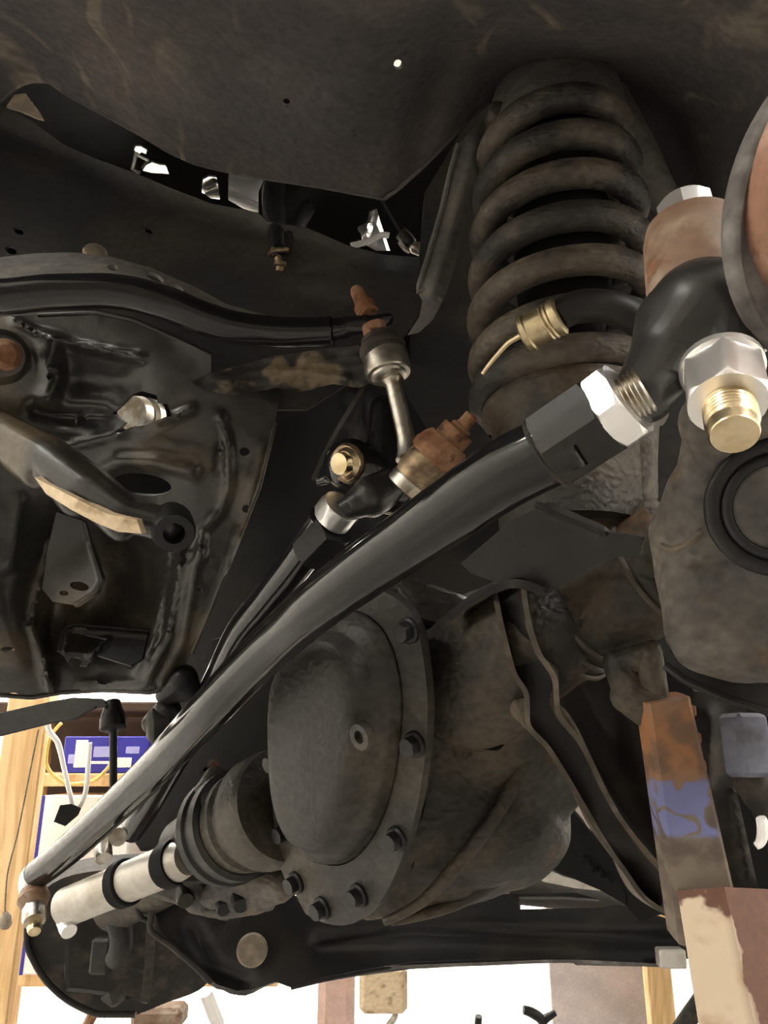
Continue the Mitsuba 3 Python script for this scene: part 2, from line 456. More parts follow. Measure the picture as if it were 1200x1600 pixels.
struct('wall_left', box([RX0 - .05, (RY0 + RY1) / 2, RZ / 2], [.1, RY1 - RY0, RZ], bev=.001), 'm_wallpaint', 'white garage wall on the left')
struct('unseen_wall_right', box([RX1 + .05, (RY0 + RY1) / 2, RZ / 2], [.1, RY1 - RY0, RZ], bev=.001), 'm_wallpaint', 'unseen garage wall on the right, white to reflect light onto the car')  # out of view; white so it reflects light up to the fender
for k, (lx, ly) in enumerate(LAMPS):
    key = 'unseen_ceiling_light' if k == 0 else f'unseen_ceiling_light_{k:03d}'
    put(key + '__housing', box([lx, ly, RZ - .03], [.34, 1.28, .06], bev=.01), 'm_white', False)
    d = trimesh.creation.box([.28, 1.2, .02]); d.apply_translation([lx, ly, RZ - .072])
    scene[key + '__diffuser'] = {**mikit.ply(d, 'm_lamp'), 'emitter': {'type': 'area', 'radiance': {'type': 'rgb', 'value': [LAMP * LAMP_GAIN[k], LAMP * .965 * LAMP_GAIN[k], LAMP * .90 * LAMP_GAIN[k]]}}}
    tag(key, 'unseen ceiling lamp, placed for the lighting, ' + LAMP_AT[k], 'light', 'unseen garage ceiling lights')

# ================================================================== car floor behind the axle, out of view, placed to shade the garage floor
CA, CL, CR = np.array([.15, .55]), np.array([-.67, .74]), np.array([.74, .67])          # near end of the axle, across the car, to its rear
fp = [CA + CL * l + CR * r for l, r in ((-.12, .42), (1.62, .42), (1.62, 3.0), (-.12, 3.0))]
put('unseen_cabin_floor', trimesh.convex.convex_hull(np.array([[*q, z] for q in fp for z in (1.28, 1.36)])), 'm_black', False)
tag('unseen_cabin_floor', 'flat black cabin underside, out of view, placed to shade the garage floor', 'floor pan')

# ================================================================== wheel house
# the inner fender: a broad pressed panel overhead
fo = [(-330, 190), (-60, 178), (0, 160), (30, 134), (48, 127), (75, 127), (108, 150), (160, 178), (222, 212), (265, 238), (305, 256), (350, 267), (420, 280), (500, 292), (600, 311), (622, 296),
      (660, 262), (700, 222), (740, 180), (770, 155), (800, 143), (822, 152), (870, 158), (950, 150), (985, 200), (1010, 262), (1075, 330), (1200, 400), (1330, 420), (1400, 100), (1400, -350), (600, -420), (-330, -350)]
fc = [(-330, 190, .98), (48, 127, .90), (222, 212, .90), (420, 280, .90), (600, 311, .88), (700, 222, .84), (800, 143, .86), (950, 150, .90), (1075, 330, .86), (1330, 420, .80), (1400, -350, .38),
      (600, -420, .36), (-330, -350, .46), (600, 0, .60), (100, 0, .70), (1100, 50, .62), (350, 120, .76), (900, 60, .70)]
put('inner_fender__panel', sheet(fo, fc, .003, [ell(622, 101, 7, 8, 14), ell(447, 160, 6, 6, 14)], 14,
    [([(640, 300), (665, 190), (700, 80)], 26, -.016), ([(735, 110), (760, 20), (770, -60)], 9, .004), ([(868, 150), (862, 90), (885, 0)], 12, .006), ([(925, 145), (915, 90), (950, 20)], 14, .008),
     ([(1088, 40)], 46, -.022), ([(330, 190), (480, 240), (560, 150)], 60, .010), ([(150, 60), (420, 90)], 30, -.006), ([(1010, 210), (1120, 160), (1200, 60)], 30, -.008)],
    [fo[2:15], fo[14:21]], .0022, rough=.004), 'm_fender', 40)
tag('inner_fender', 'big dusty black inner fender panel overhead with one bright pinhole', 'fender')

# spring tower: skirt over the coil, with its pressed strap on the left
tower_top, tower_dn = P(872, 150, .83), P(886, 330, .775)
put('spring_tower__cap', lathe(P(866, 96, .90), P(871, 262, .786), [(0, .02), (.15, .054), (.32, .066), (.5, .071), (.72, .074), (.95, .0765), (1, .0755), (1.0, .072), (.9, .0715), (.55, .070), (.5, .05)], 56), 'm_strap', 40)
put('spring_tower__skirt', sheet([(735, 205), (758, 186), (778, 190), (762, 214), (752, 250), (736, 316), (720, 380), (704, 440), (692, 470), (676, 500), (654, 520), (636, 524), (655, 496), (660, 470), (652, 456), (668, 405), (690, 330), (704, 268), (716, 226)],
    [(735, 205, .79), (778, 190, .81), (752, 250, .79), (690, 330, .78), (652, 456, .76), (720, 380, .78), (692, 470, .76), (636, 524, .79)], .004, (), 7,
    [([(745, 220), (722, 300), (694, 400), (676, 456)], 12, .008)], [[(716, 226), (704, 268), (690, 330), (668, 405), (652, 456), (664, 452), (690, 468)]], .003), 'm_strap')
put('spring_tower__brace', tube([(940, 165, .84, .030), (985, 235, .83, .026), (1030, 300, .83, .018), (1075, 352, .83, .010)], 20), 'm_strap')
tag('spring_tower', 'dark rounded tower above the coil spring with a flat strap down its left', 'spring mount')

# dark inner wall of the wheel house behind the spring
put('wheel_house_liner', sheet([(655, 400), (664, 300), (760, 140), (960, 130), (1100, 330), (1300, 420), (1300, 760), (1000, 800), (700, 720), (600, 560), (600, 480)],
    [(560, 330, 1.00), (760, 140, 1.02), (960, 130, .99), (1300, 420, .93), (1300, 760, .90), (700, 720, 1.0), (560, 450, 1.0), (900, 450, 1.02)], .004, (), 16,
    [([(640, 560), (720, 600), (760, 640)], 24, .014), ([(620, 480), (720, 540), (800, 600)], 16, .010)]), 'm_frame')
tag('wheel_house_liner', 'black ribbed panel in shadow behind the coil spring', 'panel')

# engine bay seen through the slot under the fender
put('dark_bay_backing', sheet([(-260, 60), (60, 60), (330, 150), (700, 200), (790, 140), (800, 420), (640, 470), (420, 420), (200, 350), (-60, 280), (-260, 280)],
    [(-260, 60, 1.20), (330, 150, 1.22), (790, 140, 1.14), (640, 470, 1.10), (-60, 280, 1.18)], .004,
    [[(211, 226), (219, 226), (230, 233), (228, 241), (221, 238), (216, 242)], [(221, 266), (226, 256), (236, 251), (248, 255), (261, 263), (264, 272), (252, 271), (236, 270)],
     [(316, 278), (326, 273), (338, 275), (341, 290), (344, 312), (330, 310), (314, 300)], [(357, 266), (380, 268), (414, 277), (404, 300), (404, 334), (380, 326), (356, 312)],
     [(578, 328), (588, 324), (594, 345), (604, 374), (610, 392), (588, 392), (566, 380)]], 9), 'm_black')  # added dark backing that keeps the slot black around its openings
tag('dark_bay_backing', 'black backing sheet added to darken the slot, with small bright openings', 'panel')
put('added_bay_cover', sheet([(-330, 150), (30, 118), (110, 132), (222, 188), (350, 244), (500, 272), (600, 288), (660, 240), (740, 160), (800, 120), (1000, 110), (1330, 300), (1500, -300), (700, -460), (-330, -380)],
    [(-330, 140, 1.10), (200, 90, 1.08), (1000, 20, 1.02), (1330, 200, .98), (1500, -300, .62), (700, -460, .60), (-330, -380, .72), (640, -50, .86)], .006, [ell(622, 101, 34, 34, 20), ell(622, 60, 30, 30, 14)], 30), 'm_black')  # added cover, blocks light falling into the bay from above
tag('added_bay_cover', 'black cover added above the inner fender to block light', 'cover')
put('added_bay_side_plate', hull(*[P(x, y, d)[None] for x in (-250, -262) for y in (-200, 330) for d in (.90, 1.30)]), 'm_black', 20)  # added plate, blocks light entering the bay from the left
tag('added_bay_side_plate', 'black plate added at the left of the engine bay to block light', 'panel')
put('engine_bay_clip__frame', cat(tube([(213, 238, 1.15, .003), (207, 264, 1.15, .003), (218, 270, 1.15, .003)], 8, smooth=False, n=3), tube([(214, 242, 1.15, .0025), (232, 251, 1.15, .0025)], 8)), 'm_zinc')
put('engine_bay_clip__block', box(P(219, 256, 1.18), [.014, .012, .020], ry=.5), 'm_black')
tag('engine_bay_clip', 'small shiny clip around a black block at the leftmost bright opening', 'clip')
put('coolant_bottle', blob([[(362, 296, 1.30, .030), (400, 302, 1.30, .030), (376, 270, 1.33, .030), (410, 316, 1.30, .02)], [(356, 308, 1.27, .008), (408, 330, 1.27, .008)], [(352, 298, 1.275, .004), (408, 322, 1.275, .004)]], .004, 6), 'm_white')
tag('coolant_bottle', 'pale plastic bottle bottom with ridges seen through the middle of the slot', 'bottle')
put('hose_fitting', blob([[(322, 294, 1.26, .010), (334, 288, 1.26, .010)], [(324, 304, 1.25, .006), (342, 302, 1.25, .008)]], .004, 5), 'm_zincdull')
tag('hose_fitting', 'small grey fitting in the slot between two bright openings', 'fitting')
put('engine_bay_bracket__plate', sheet([(560, 322), (582, 318), (594, 324), (588, 350), (598, 372), (606, 398), (560, 396), (540, 384), (558, 350)], [(572, 330, 1.16), (590, 324, 1.17), (600, 392, 1.15), (548, 378, 1.15), (570, 360, 1.13)], .004, [ell(578, 356, 5, 8, 12)], 5,
    [([(580, 326), (576, 350), (566, 378)], 4, .008)], rough=.01), 'm_zinc', 30)
put('engine_bay_bracket__pipe', tube([(548, 384, 1.03, .0042), (575, 377, 1.03, .0042), (600, 367, 1.03, .004), (608, 368, 1.03, .004)], 12), 'm_white')
tag('engine_bay_bracket', 'crumpled grey bracket with a thin white pipe at the right end of the slot', 'bracket')
put('engine_bay_strap', cat(strip([(590, 300, 1.05), (612, 340, 1.05), (632, 372, 1.05)], .012, .004), tube([(626, 364, 1.03, .009), (640, 380, 1.03, .010), (645, 388, 1.03, .006)], 12)), 'm_satin')
tag('engine_bay_strap', 'dark strap with a grey knob reaching down right of the crumpled bracket', 'strap')
put('cable_clip', cat(strip([(623, 378, 1.02), (634, 392, 1.02), (640, 395, 1.02)], .006, .003), blob([[(648, 388, 1.02, .008), (657, 394, 1.02, .006)], [(658, 382, 1.02, .004), (648, 388, 1.02, .006)]], .004, 4)), 'm_zincdull')
tag('cable_clip', 'small grey wire clip at the far right end of the slot', 'clip')
put('dust_flap', sheet([(10, 166), (22, 148), (40, 146), (62, 175), (68, 186), (58, 184), (30, 172)], [(10, 166, .97), (40, 146, .98), (68, 186, .95)], .003, (), 5), 'm_plug')
tag('dust_flap', 'pale tan flap poking out at the left tip of the fender slot', 'flap')

# hose ends that hang out of the slot
put('vent_hoses__hose', tube([(428, 290, 1.08, .016), (428, 330, 1.02, .0155), (434, 370, .97, .013), (436, 392, .95, .011)], 18), 'm_hose')
put('vent_hoses__hose', tube([(480, 325, 1.06, .011), (466, 350, 1.0, .0105), (448, 380, .96, .009), (440, 396, .95, .008)], 16), 'm_hose')
put('vent_hoses__clamp', cat(ring(P(436, 394, .945), V(.2, 1, .1), .011, .0032, 10, 30), tube([(434, 402, .94, .005), (438, 420, .94, .004)], 10), hull(ball_pts(P(427, 388, .94), .003), ball_pts(P(428, 396, .94), .004)), lathe(P(438, 410, .93), P(437, 424, .93), [(0, .008), (.4, .008), (.5, .005), (1, .005)], 16)), 'm_golddirty')
tag('vent_hoses', 'pair of black hoses hanging from the slot into one dull brass clamp', 'hose')

# ================================================================== frame rail and the front crossmember
ro = [(-320, 150), (-40, 150), (6, 166), (45, 186), (100, 226), (150, 248), (205, 268), (262, 292), (330, 318), (402, 332), (418, 346), (480, 356), (545, 384), (600, 398), (655, 402), (662, 460), (640, 512), (606, 560), (480, 640), (300, 640), (200, 540), (0, 520), (-320, 520)]
put('frame_rail__side_plate', sheet(ro, [(-320, 150, 1.06), (45, 186, 1.02), (262, 292, .99), (480, 356, .96), (655, 402, .93), (606, 560, .91), (300, 520, .93), (-320, 500, .98), (100, 380, .96)], .004,
    [ell(29, 361, 9, 5, 12, .5), ell(17, 391, 10, 5.5, 12, .45), ell(232, 360, 7, 4, 12, .6), ell(120, 397, 16, 5, 14)], 12, [([(0, 200), (200, 290), (400, 352)], 16, -.012), ([(600, 420), (560, 480), (480, 470)], 20, -.006)]), 'm_frame', 40)
put('frame_rail__added_dark_plate', sheet([(360, 540), (600, 540), (780, 700), (800, 900), (640, 960), (470, 1010), (360, 1120), (250, 1120), (300, 900)], [(360, 540, 1.02), (600, 540, 1.0), (800, 900, 1.10), (360, 1120, 1.30), (300, 900, 1.2)], .004, (), 16,
    [([(400, 640), (470, 625), (560, 660)], 8, .010), ([(560, 620), (580, 700), (575, 800)], 14, .016)]), 'm_satin', 40)  # dark sheet added where the frame lies in shadow, hides the bright garage
put('frame_rail__added_slot_backing', sheet([(-320, 230), (0, 240), (240, 320), (640, 420), (640, 560), (300, 520), (-320, 500)], [(-320, 230, 1.12), (240, 320, 1.08), (640, 420, 1.02), (300, 520, 1.02), (-320, 500, 1.08)], .004, (), 24), 'm_black')  # black sheet added behind the slots to keep them dark
put('frame_rail__flange', sheet([(430, 556), (500, 546), (560, 540), (606, 566), (596, 592), (560, 606), (520, 600), (470, 612), (430, 606), (360, 618), (320, 610), (300, 596), (340, 580)],
    [(430, 556, .86), (606, 566, .83), (560, 606, .85), (300, 596, .86)], .004, (), 6, [([(330, 596), (430, 578), (540, 590)], 7, .008), ([(430, 600), (480, 570), (560, 560)], 8, .006)], rough=.02), 'm_mud', 40)
tag('frame_rail', 'dark grey frame side plate with small slots below the fender slot', 'frame')
put('rail_clip', lathe(P(148, 402, .90), P(149, 388, .89), [(0, .013), (.5, .014), (.8, .012), (1, .005)], 24), 'm_plug')
tag('rail_clip', 'round tan push clip at the top edge of the sway bar', 'clip')

# crossmember: pressed body with an oval opening
co = [(-300, 470), (0, 495), (60, 492), (150, 488), (210, 500), (300, 540), (330, 555), (330, 600), (440, 605), (430, 660), (405, 760), (370, 850), (330, 950), (300, 1020), (280, 1058), (240, 1082), (160, 1078), (95, 1082), (50, 1090), (0, 1086), (-300, 1085)]
cc = [(-300, 470, .90), (0, 495, .88), (300, 540, .86), (440, 605, .90), (405, 760, .90), (330, 950, .95), (280, 1058, .98), (160, 1078, 1.0), (-300, 1085, .98), (0, 1086, .97), (100, 640, .90), (250, 700, .88), (30, 900, .93), (25, 1000, .93),
      (130, 850, 1.01), (170, 960, 1.05), (200, 900, 1.04), (100, 960, 1.02), (290, 900, .92), (240, 1040, .96), (360, 800, .92)]
put('crossmember__body', sheet(co, cc, .004,
    [ell(222, 757, 46, 17, 22, .12), [(205, 617), (222, 611), (245, 618), (246, 630), (262, 632), (268, 650), (248, 660), (210, 668), (188, 680), (180, 676), (196, 660), (176, 646), (186, 636)],
     ell(382, 706, 8, 7, 12), ell(385, 795, 7, 6, 12), ell(335, 868, 6, 4.5, 12), ell(312, 919, 6, 5, 12), ell(12, 1015, 11, 4.5, 12), ell(162, 1067, 7, 2.6, 12), ell(126, 658, 9, 8, 12), ell(20, 1085, 9, 2.5, 10)], 8,
    [([(150, 742), (185, 722), (240, 722), (300, 736)], 12, .014), ([(96, 702), (160, 684), (240, 664), (300, 640)], 6, .010), ([(345, 650), (358, 700), (358, 760), (345, 800), (318, 828), (314, 870)], 5, .012), ([(340, 740), (345, 690)], 4, -.006),
     ([(20, 500), (60, 520), (110, 535), (150, 545), (220, 560)], 6, .012), ([(80, 540), (85, 600), (72, 625)], 16, .016), ([(85, 560), (80, 590)], 4, -.008), ([(180, 600), (120, 590)], 40, -.02), ([(60, 640), (90, 650), (160, 652)], 14, -.018),
     ([(84, 850), (60, 930), (52, 980), (66, 1020), (76, 1070)], 7, .018), ([(100, 870), (80, 940), (76, 1000)], 12, -.020),
     ([(262, 860), (248, 940), (236, 1010), (212, 1044)], 5, .010), ([(285, 850), (272, 930), (262, 1000), (232, 1056)], 5, .012), ([(310, 860), (296, 940), (284, 1010), (252, 1072)], 5, .008), ([(130, 1070), (230, 1068)], 8, .008),
     ([(-20, 545), (30, 560)], 18, .014), ([(410, 690), (385, 800), (345, 920), (310, 1010)], 4, .006), ([(260, 500), (330, 560)], 10, .006), ([(30, 780), (18, 880)], 10, .006)],
    [[(430, 660), (405, 760), (370, 850), (330, 950), (300, 1020)], [(280, 1058), (240, 1082), (160, 1078), (95, 1082), (50, 1090), (0, 1086)], co[2:7]], .003, rough=.004), 'm_cross', 45)
put('crossmember__gusset', sheet([(88, 800), (132, 815), (141, 848), (160, 905), (152, 924), (118, 946), (82, 940), (66, 920), (74, 860)], [(88, 800, .93), (140, 848, .95), (152, 924, .93), (82, 940, .94)], .005, [ell(124, 916, 15, 7, 14, .2), ell(100, 927, 7, 4, 10, .1)], 5, [([(140, 848), (160, 905), (152, 924), (118, 946)], 3, .004)],
    [[(132, 815), (141, 848), (160, 905), (152, 924), (118, 946)]], .003), 'm_cross')
put('crossmember__pocket', sheet([(100, 982), (112, 976), (232, 986), (222, 1030), (204, 1040), (152, 1024), (136, 1040), (112, 1040), (92, 1018)], [(100, 982, .97), (232, 986, .98), (204, 1040, .95), (92, 1018, .95)], .004, [[(112, 988), (168, 998), (140, 1022), (104, 1018)], ell(118, 1034, 10, 8, 12)], 5,
    [([(100, 1018), (104, 990), (114, 980), (230, 992)], 3, .005), ([(166, 1000), (142, 1024)], 4, .008)], [[(92, 1018), (100, 982), (112, 976), (232, 986)]], .0025), 'm_satin')
put('crossmember__foot', blob([[(258, 1086, .99, .012), (285, 1062, .98, .02), (300, 1080, .98, .012)], [(238, 1130, 1.02, .014), (262, 1112, 1.0, .018)]], .005, 8), 'm_satin')
tag('crossmember', 'large pressed steel crossmember with an oval opening and dusty brown mud', 'crossmember')
put('added_crossmember_backing', sheet([(-100, 600), (330, 600), (320, 800), (260, 1020), (100, 1050), (-100, 1000)], [(-100, 600, 1.14), (330, 600, 1.12), (260, 1020, 1.16), (-100, 1000, 1.16)], .004, (), 24), 'm_black')  # added black backing, keeps the garage from showing through the holes
tag('added_crossmember_backing', 'black plate added to darken the holes of the crossmember', 'plate')
put('pulley_end', cat(lathe(P(236, 652, 1.09), P(206, 646, 1.05), [(0, .026), (.3, .026), (.34, .019), (.62, .019), (.66, .026), (1, .024)], 30), tube([(160, 640, 1.02, .006), (156, 655, 1.02, .005)], 10)), 'm_zincdull')
tag('pulley_end', 'shiny metal roller seen through the ragged opening under the sway bar', 'roller')

# tow arm with the bare patch and eye
arm = blob([[(-30, 660, .88, .022), (30, 690, .85, .020), (80, 718, .82, .024), (60, 740, .82, .018)], [(80, 718, .82, .024), (140, 762, .79, .024), (120, 778, .79, .020)], [(140, 762, .79, .024), (200, 806, .77, .018), (190, 818, .77, .018)], [(200, 806, .77, .017), (262, 820, .77, .018)]], .006, 8)
put('tow_arm__bar', arm, 'm_cross', 45)
pq = np.array([(54, 746), (66, 752), (120, 780), (168, 803), (214, 812), (221, 834), (184, 831), (150, 817), (112, 797), (72, 772)], float)
put('tow_arm__worn_patch', sheet(pq, [(x, y, d - .012) for (x, y), d in zip(pq, (.793, .79, .758, .747, .742, .742, .746, .754, .762, .788))], .010, (), 6), 'm_tan')
put('tow_arm__eye', cat(lathe(P(268, 812, .79), P(272, 834, .745), [(0, .019), (.2, .021), (.85, .0215), (1, .019), (1.0, .0105), (.5, .010), (.5, .001)], 40)), 'm_satin')
labels['tow_arm__worn_patch'] = {'label': 'bare tan worn patch'}
tag('tow_arm', 'dark bent steel arm with a long bare tan patch and a round eye', 'arm')
put('frame_bushing__sleeve', lathe(P(-4, 560, .86), P(4, 556, .82), [(0, .030), (.7, .030), (.9, .027), (1, .022)], 40), 'm_cross')
put('frame_bushing__bolt', lathe(P(6, 555, .83), P(10, 553, .81), [(0, .017), (.6, .017), (1, .010)], 30), 'm_rust')
tag('frame_bushing', 'round dark bushing with a rusty bolt at the left edge under the sway bar', 'bushing')

# sway bar with its flattened end, and the rail lip that it runs along
sb = [(-120, 466, .70, .0160), (0, 464, .70, .0160), (90, 456, .70, .0160), (160, 455, .70, .0160), (200, 459, .70, .0160), (260, 475, .70, .0160), (320, 499, .71, .0158), (370, 513, .72, .0155), (440, 520, .73, .0148), (520, 518, .735, .0140)]
put('sway_bar__bar', tube(sb, 28, 120), 'm_swaybar', True)
put('sway_bar__flat_end', blob([[(500, 518, .735, .0125), (535, 514, .735, .0105)], [(535, 511, .735, .0095), (572, 504, .732, .0075), (574, 512, .730, .0060)], [(574, 504, .732, .006), (606, 498, .73, .0055), (604, 504, .73, .005)]], .004, 6), 'm_swaybar', 40)
tag('sway_bar', 'thick glossy black sway bar curving across the left to a flattened end', 'bar')
put('rail_lip', sheet([(-200, 404), (0, 402), (50, 396), (110, 394), (170, 400), (235, 418), (300, 446), (352, 474), (420, 494), (392, 500), (330, 486), (270, 462), (210, 442), (160, 434), (100, 432), (0, 440), (-200, 446)],
    [(-200, 404, .74), (0, 402, .74), (170, 400, .74), (300, 446, .74), (420, 494, .75), (0, 440, .70), (210, 442, .70), (330, 486, .715)], .004, [ell(242, 433, 16, 6, 14, .5), ell(276, 449, 12, 4.5, 14, .5), ell(176, 418, 9, 4.5, 12, .1)], 6, rough=.003), 'm_strap', 40)
tag('rail_lip', 'dark grey slotted lip running along the top of the sway bar', 'bracket')

# ================================================================== sway bar link
LA, LB = P(604, 566, .72), P(645, 708, .70)
ax = (LB - LA) / np.linalg.norm(LB - LA)
put('sway_bar_link__rod', lathe(P(612, 588, .712), P(642, 715, .686), [(0, .0085), (.06, .0105), (.12, .0078), (.75, .0082), (.9, .0105), (1, .014)], 28), 'm_zincdull')
put('sway_bar_link__upper_cup', lathe(P(601, 552, .722), P(609, 594, .712), [(0, .0195), (.12, .0215), (.72, .0215), (.8, .0205), (.82, .017), (.9, .0165), (1, .012)], 40), 'm_zincdull')
put('sway_bar_link__upper_boot', lathe(P(591, 525, .728), P(602, 560, .720), [(0, .012), (.1, .0175), (.25, .0185), (.34, .0165), (.45, .0215), (.62, .0225), (.7, .0205), (.8, .0215), (1, .021)], 40), 'm_rubber')
put('sway_bar_link__upper_nut', hexnut(P(584, 508, .73), P(590, 530, .727), .013, .2), 'm_rust')
put('sway_bar_link__upper_stud', cat(lathe(P(555, 450, .745), P(575, 490, .735), [(0, .0045), (.1, .0065), (.55, .0075), (.7, .0095), (1, .011)], 20), hexnut(P(568, 476, .738), P(577, 491, .734), .011, .4)), 'm_rust')
K0, K1 = P(634, 768, .682), P(738, 648, .668)
kp = lambda t: K0 + (K1 - K0) * t
put('sway_bar_link__lower_cap', lathe(kp(0), kp(.13), [(0, .0185), (.12, .0212), (.85, .0215), (1, .021)], 44), 'm_zincdull')
put('sway_bar_link__lower_cup', lathe(kp(.13), kp(.42), [(0, .0205), (.2, .0222), (.8, .0225), (1, .021)], 44), 'm_golddirty')
put('sway_bar_link__lower_boot', lathe(kp(.40), kp(.66), [(0, .021), (.12, .0245), (.4, .0252), (.55, .0238), (.75, .0225), (1, .019)], 40), 'm_rust')
put('sway_bar_link__lower_nut', cat(hexnut(kp(.62), kp(.80), .0168, .5), lathe(kp(.61), kp(.66), [(0, .0185), (1, .0185)], 30)), 'm_rust')
put('sway_bar_link__lower_stud', lathe(kp(.78), kp(1.0), [(0, .0105), (.3, .0098), (.36, .0070), (.5, .0064), (.92, .0064), (1, .0052)], 24), 'm_rust')
for p in ('upper_nut', 'upper_stud', 'lower_nut', 'lower_stud', 'lower_boot'): labels['sway_bar_link__' + p] = {'label': 'rusty ' + p.split('_')[1]}
tag('sway_bar_link', 'dull silver sway bar link with ball joints and rusty nuts', 'link')

# steering arm with the brass bolt
put('pitman_arm__arm', blob([[(600, 640, .86, .016), (604, 700, .84, .022)], [(604, 700, .84, .024), (600, 760, .82, .028), (640, 745, .82, .022)], [(600, 765, .82, .026), (640, 778, .81, .022)], [(548, 728, .83, .030), (585, 742, .82, .026)], [(500, 752, .84, .005), (530, 745, .83, .006)]], .006, 8), 'm_gloss', 40)
bp, bn = P(546, 724, .80), V(-.62, .08, -.78)
put('pitman_arm__washer', lathe(P(546, 724, .806), P(546, 724, .806) + bn * .008, [(0, .0205), (.5, .0215), (1, .019)], 40), 'm_golddirty')
put('pitman_arm__bolt', cat(lathe(P(546, 724, .802), P(546, 724, .802) + bn * .009, [(0, .018), (.5, .0175), (1, .013)], 36), hexnut(P(546, 724, .80), P(546, 724, .80) + bn * .017, .0125, .25)), 'm_gold')
tag('pitman_arm', 'glossy black steering arm holding a brass flange bolt', 'arm')
put('frame_bracket', cat(strip([(590, 545, .86), (570, 600, .85), (540, 650, .85), (512, 700, .86), (490, 748, .86)], .02, .005), strip([(572, 605, .87), (556, 650, .87), (546, 700, .87)], .02, .004)), 'm_cross')
tag('frame_bracket', 'narrow muddy bracket edge slanting down left of the sway bar link', 'bracket')

# ================================================================== steering bars
# drag link behind the tie rod
dl = [(512, 812, .80, .0195), (470, 872, .83, .0195), (420, 935, .87, .0195), (380, 985, .91, .0195), (350, 1045, .96, .0195), (318, 1110, 1.02, .0195), (270, 1190, 1.08, .0195), (228, 1262, 1.14, .0195), (205, 1300, 1.17, .018)]
put('drag_link__bar', tube(dl, 32, 120), 'm_gloss', True)
put('drag_link__flats', hexnut(P(525, 822, .792), P(484, 864, .818), .0235, .18, .06), 'm_satin', 25)
put('drag_link__jam_nut', hexnut(P(535, 790, .784), P(518, 812, .794), .0225, .50), 'm_zinc', 25)
put('drag_link__rod_end', cat(blob([[(556, 788, .785, .015), (580, 776, .79, .019)], [(580, 776, .79, .022), (606, 762, .80, .020)]], .005, 8), lathe(P(536, 800, .784), P(562, 782, .785), [(0, .0125), (1, .014)], 24)), 'm_boot')
labels['drag_link__jam_nut'] = {'label': 'bright silver jam nut'}
tag('drag_link', 'glossy black drag link behind the tie rod with a small bright jam nut', 'steering link')

FLAT = .55
# tie rod: the long glossy bar across the picture
tr = [(905, 682, .430, .0200), (860, 704, .438, .0205), (800, 734, .452, .0208), (720, 786, .480, .0208), (640, 842, .515, .0207), (560, 898, .555, .0206), (490, 950, .600, .0206), (440, 994, .645, .0205), (390, 1042, .69, .0205), (330, 1106, .745, .0205), (250, 1192, .85, .0205),
      (170, 1270, .96, .0205), (110, 1325, 1.04, .0203), (58, 1366, 1.11, .0198)]
put('tie_rod__tube', tube(tr, 48, 200), 'm_tube', True)
put('tie_rod__flats', hexnut(P(946, 646, .424), P(858, 704, .441), .0250, FLAT, .05), 'm_satin', 25)
put('tie_rod__weld', ring(P(856, 705, .4405), P(946, 646, .424) - P(858, 704, .441), .0208, .0020, 8, 40), 'm_rubber')
put('tie_rod__weld_spot', blob([[(852, 690, .4205, .0022), (858, 702, .4195, .0026)], [(846, 682, .423, .0018), (852, 690, .421, .002)]], .0015, 3), 'm_rustband')
put('tie_rod__jam_nut', hexnut(P(982, 622, .416), P(946, 648, .4235), .0245, FLAT), 'm_zinc', 25)
put('tie_rod__threads', cat(lathe(P(1010, 608, .413), P(968, 632, .419), [(t / 12, .0135 if t % 2 else .0122) for t in range(13)], 30)), 'm_zincdull')
labels['tie_rod__jam_nut'] = {'label': 'bright silver hexagon jam nut'}
labels['tie_rod__flats'] = {'label': 'black hexagon wrench flats'}
tag('tie_rod', 'long thick glossy black tie rod slanting across the picture in front', 'steering link')

# tie rod end on the knuckle arm
ba = P(1080, 345, .47); bb = P(1128, 560, .415)
put('tie_rod_end__housing', blob([[(1100, 492, .445, .0325), (1128, 504, .442, .030)], [(1100, 492, .445, .0315), (1058, 506, .446, .024), (1050, 548, .437, .0225)], [(1056, 536, .442, .023), (1008, 614, .424, .0170)], [(1128, 506, .440, .0275), (1128, 556, .428, .020)]], .005, 10), 'm_boot', True)
put('tie_rod_end__washer', lathe(P(1126, 568, .404), P(1129, 582, .399), [(0, .018), (.3, .0212), (.8, .0212), (1, .0195)], 48), 'm_zinc')
put('tie_rod_end__nut', hexnut(P(1127, 572, .402), P(1137, 632, .380), .0208, .42, .12), 'm_zinc', 25)
put('tie_rod_end__stud', lathe(P(1132, 600, .394), P(1148, 680, .365), [(0, .0128)] + [(.2 + t * .03, .0128 if t % 2 else .0123) for t in range(20)] + [(.81, .0123), (.84, .0117), (.97, .0117), (1, .0110)], 40), 'm_gold')
labels['tie_rod_end__nut'] = {'label': 'bright silver castle nut'}
labels['tie_rod_end__stud'] = {'label': 'yellow gold threaded stud'}
tag('tie_rod_end', 'black ball joint at the right with a bright nut and gold stud pointing down', 'ball joint')
put('track_boss', lathe(P(1080, 350, .480), P(1094, 470, .458), [(0, .020), (.08, .0275), (.25, .0296), (.8, .030), (1, .028)], 48), 'm_rustband')
put('track_boss__cap_nut', hexnut(P(1070, 322, .482), P(1078, 356, .474), .0182, .5, .1), 'm_zinc', 25)
labels['track_boss__cap_nut'] = {'label': 'bright nut showing over the rim'}
tag('track_boss', 'rusty brown steering arm boss with a bright nut on its top', 'steering arm')

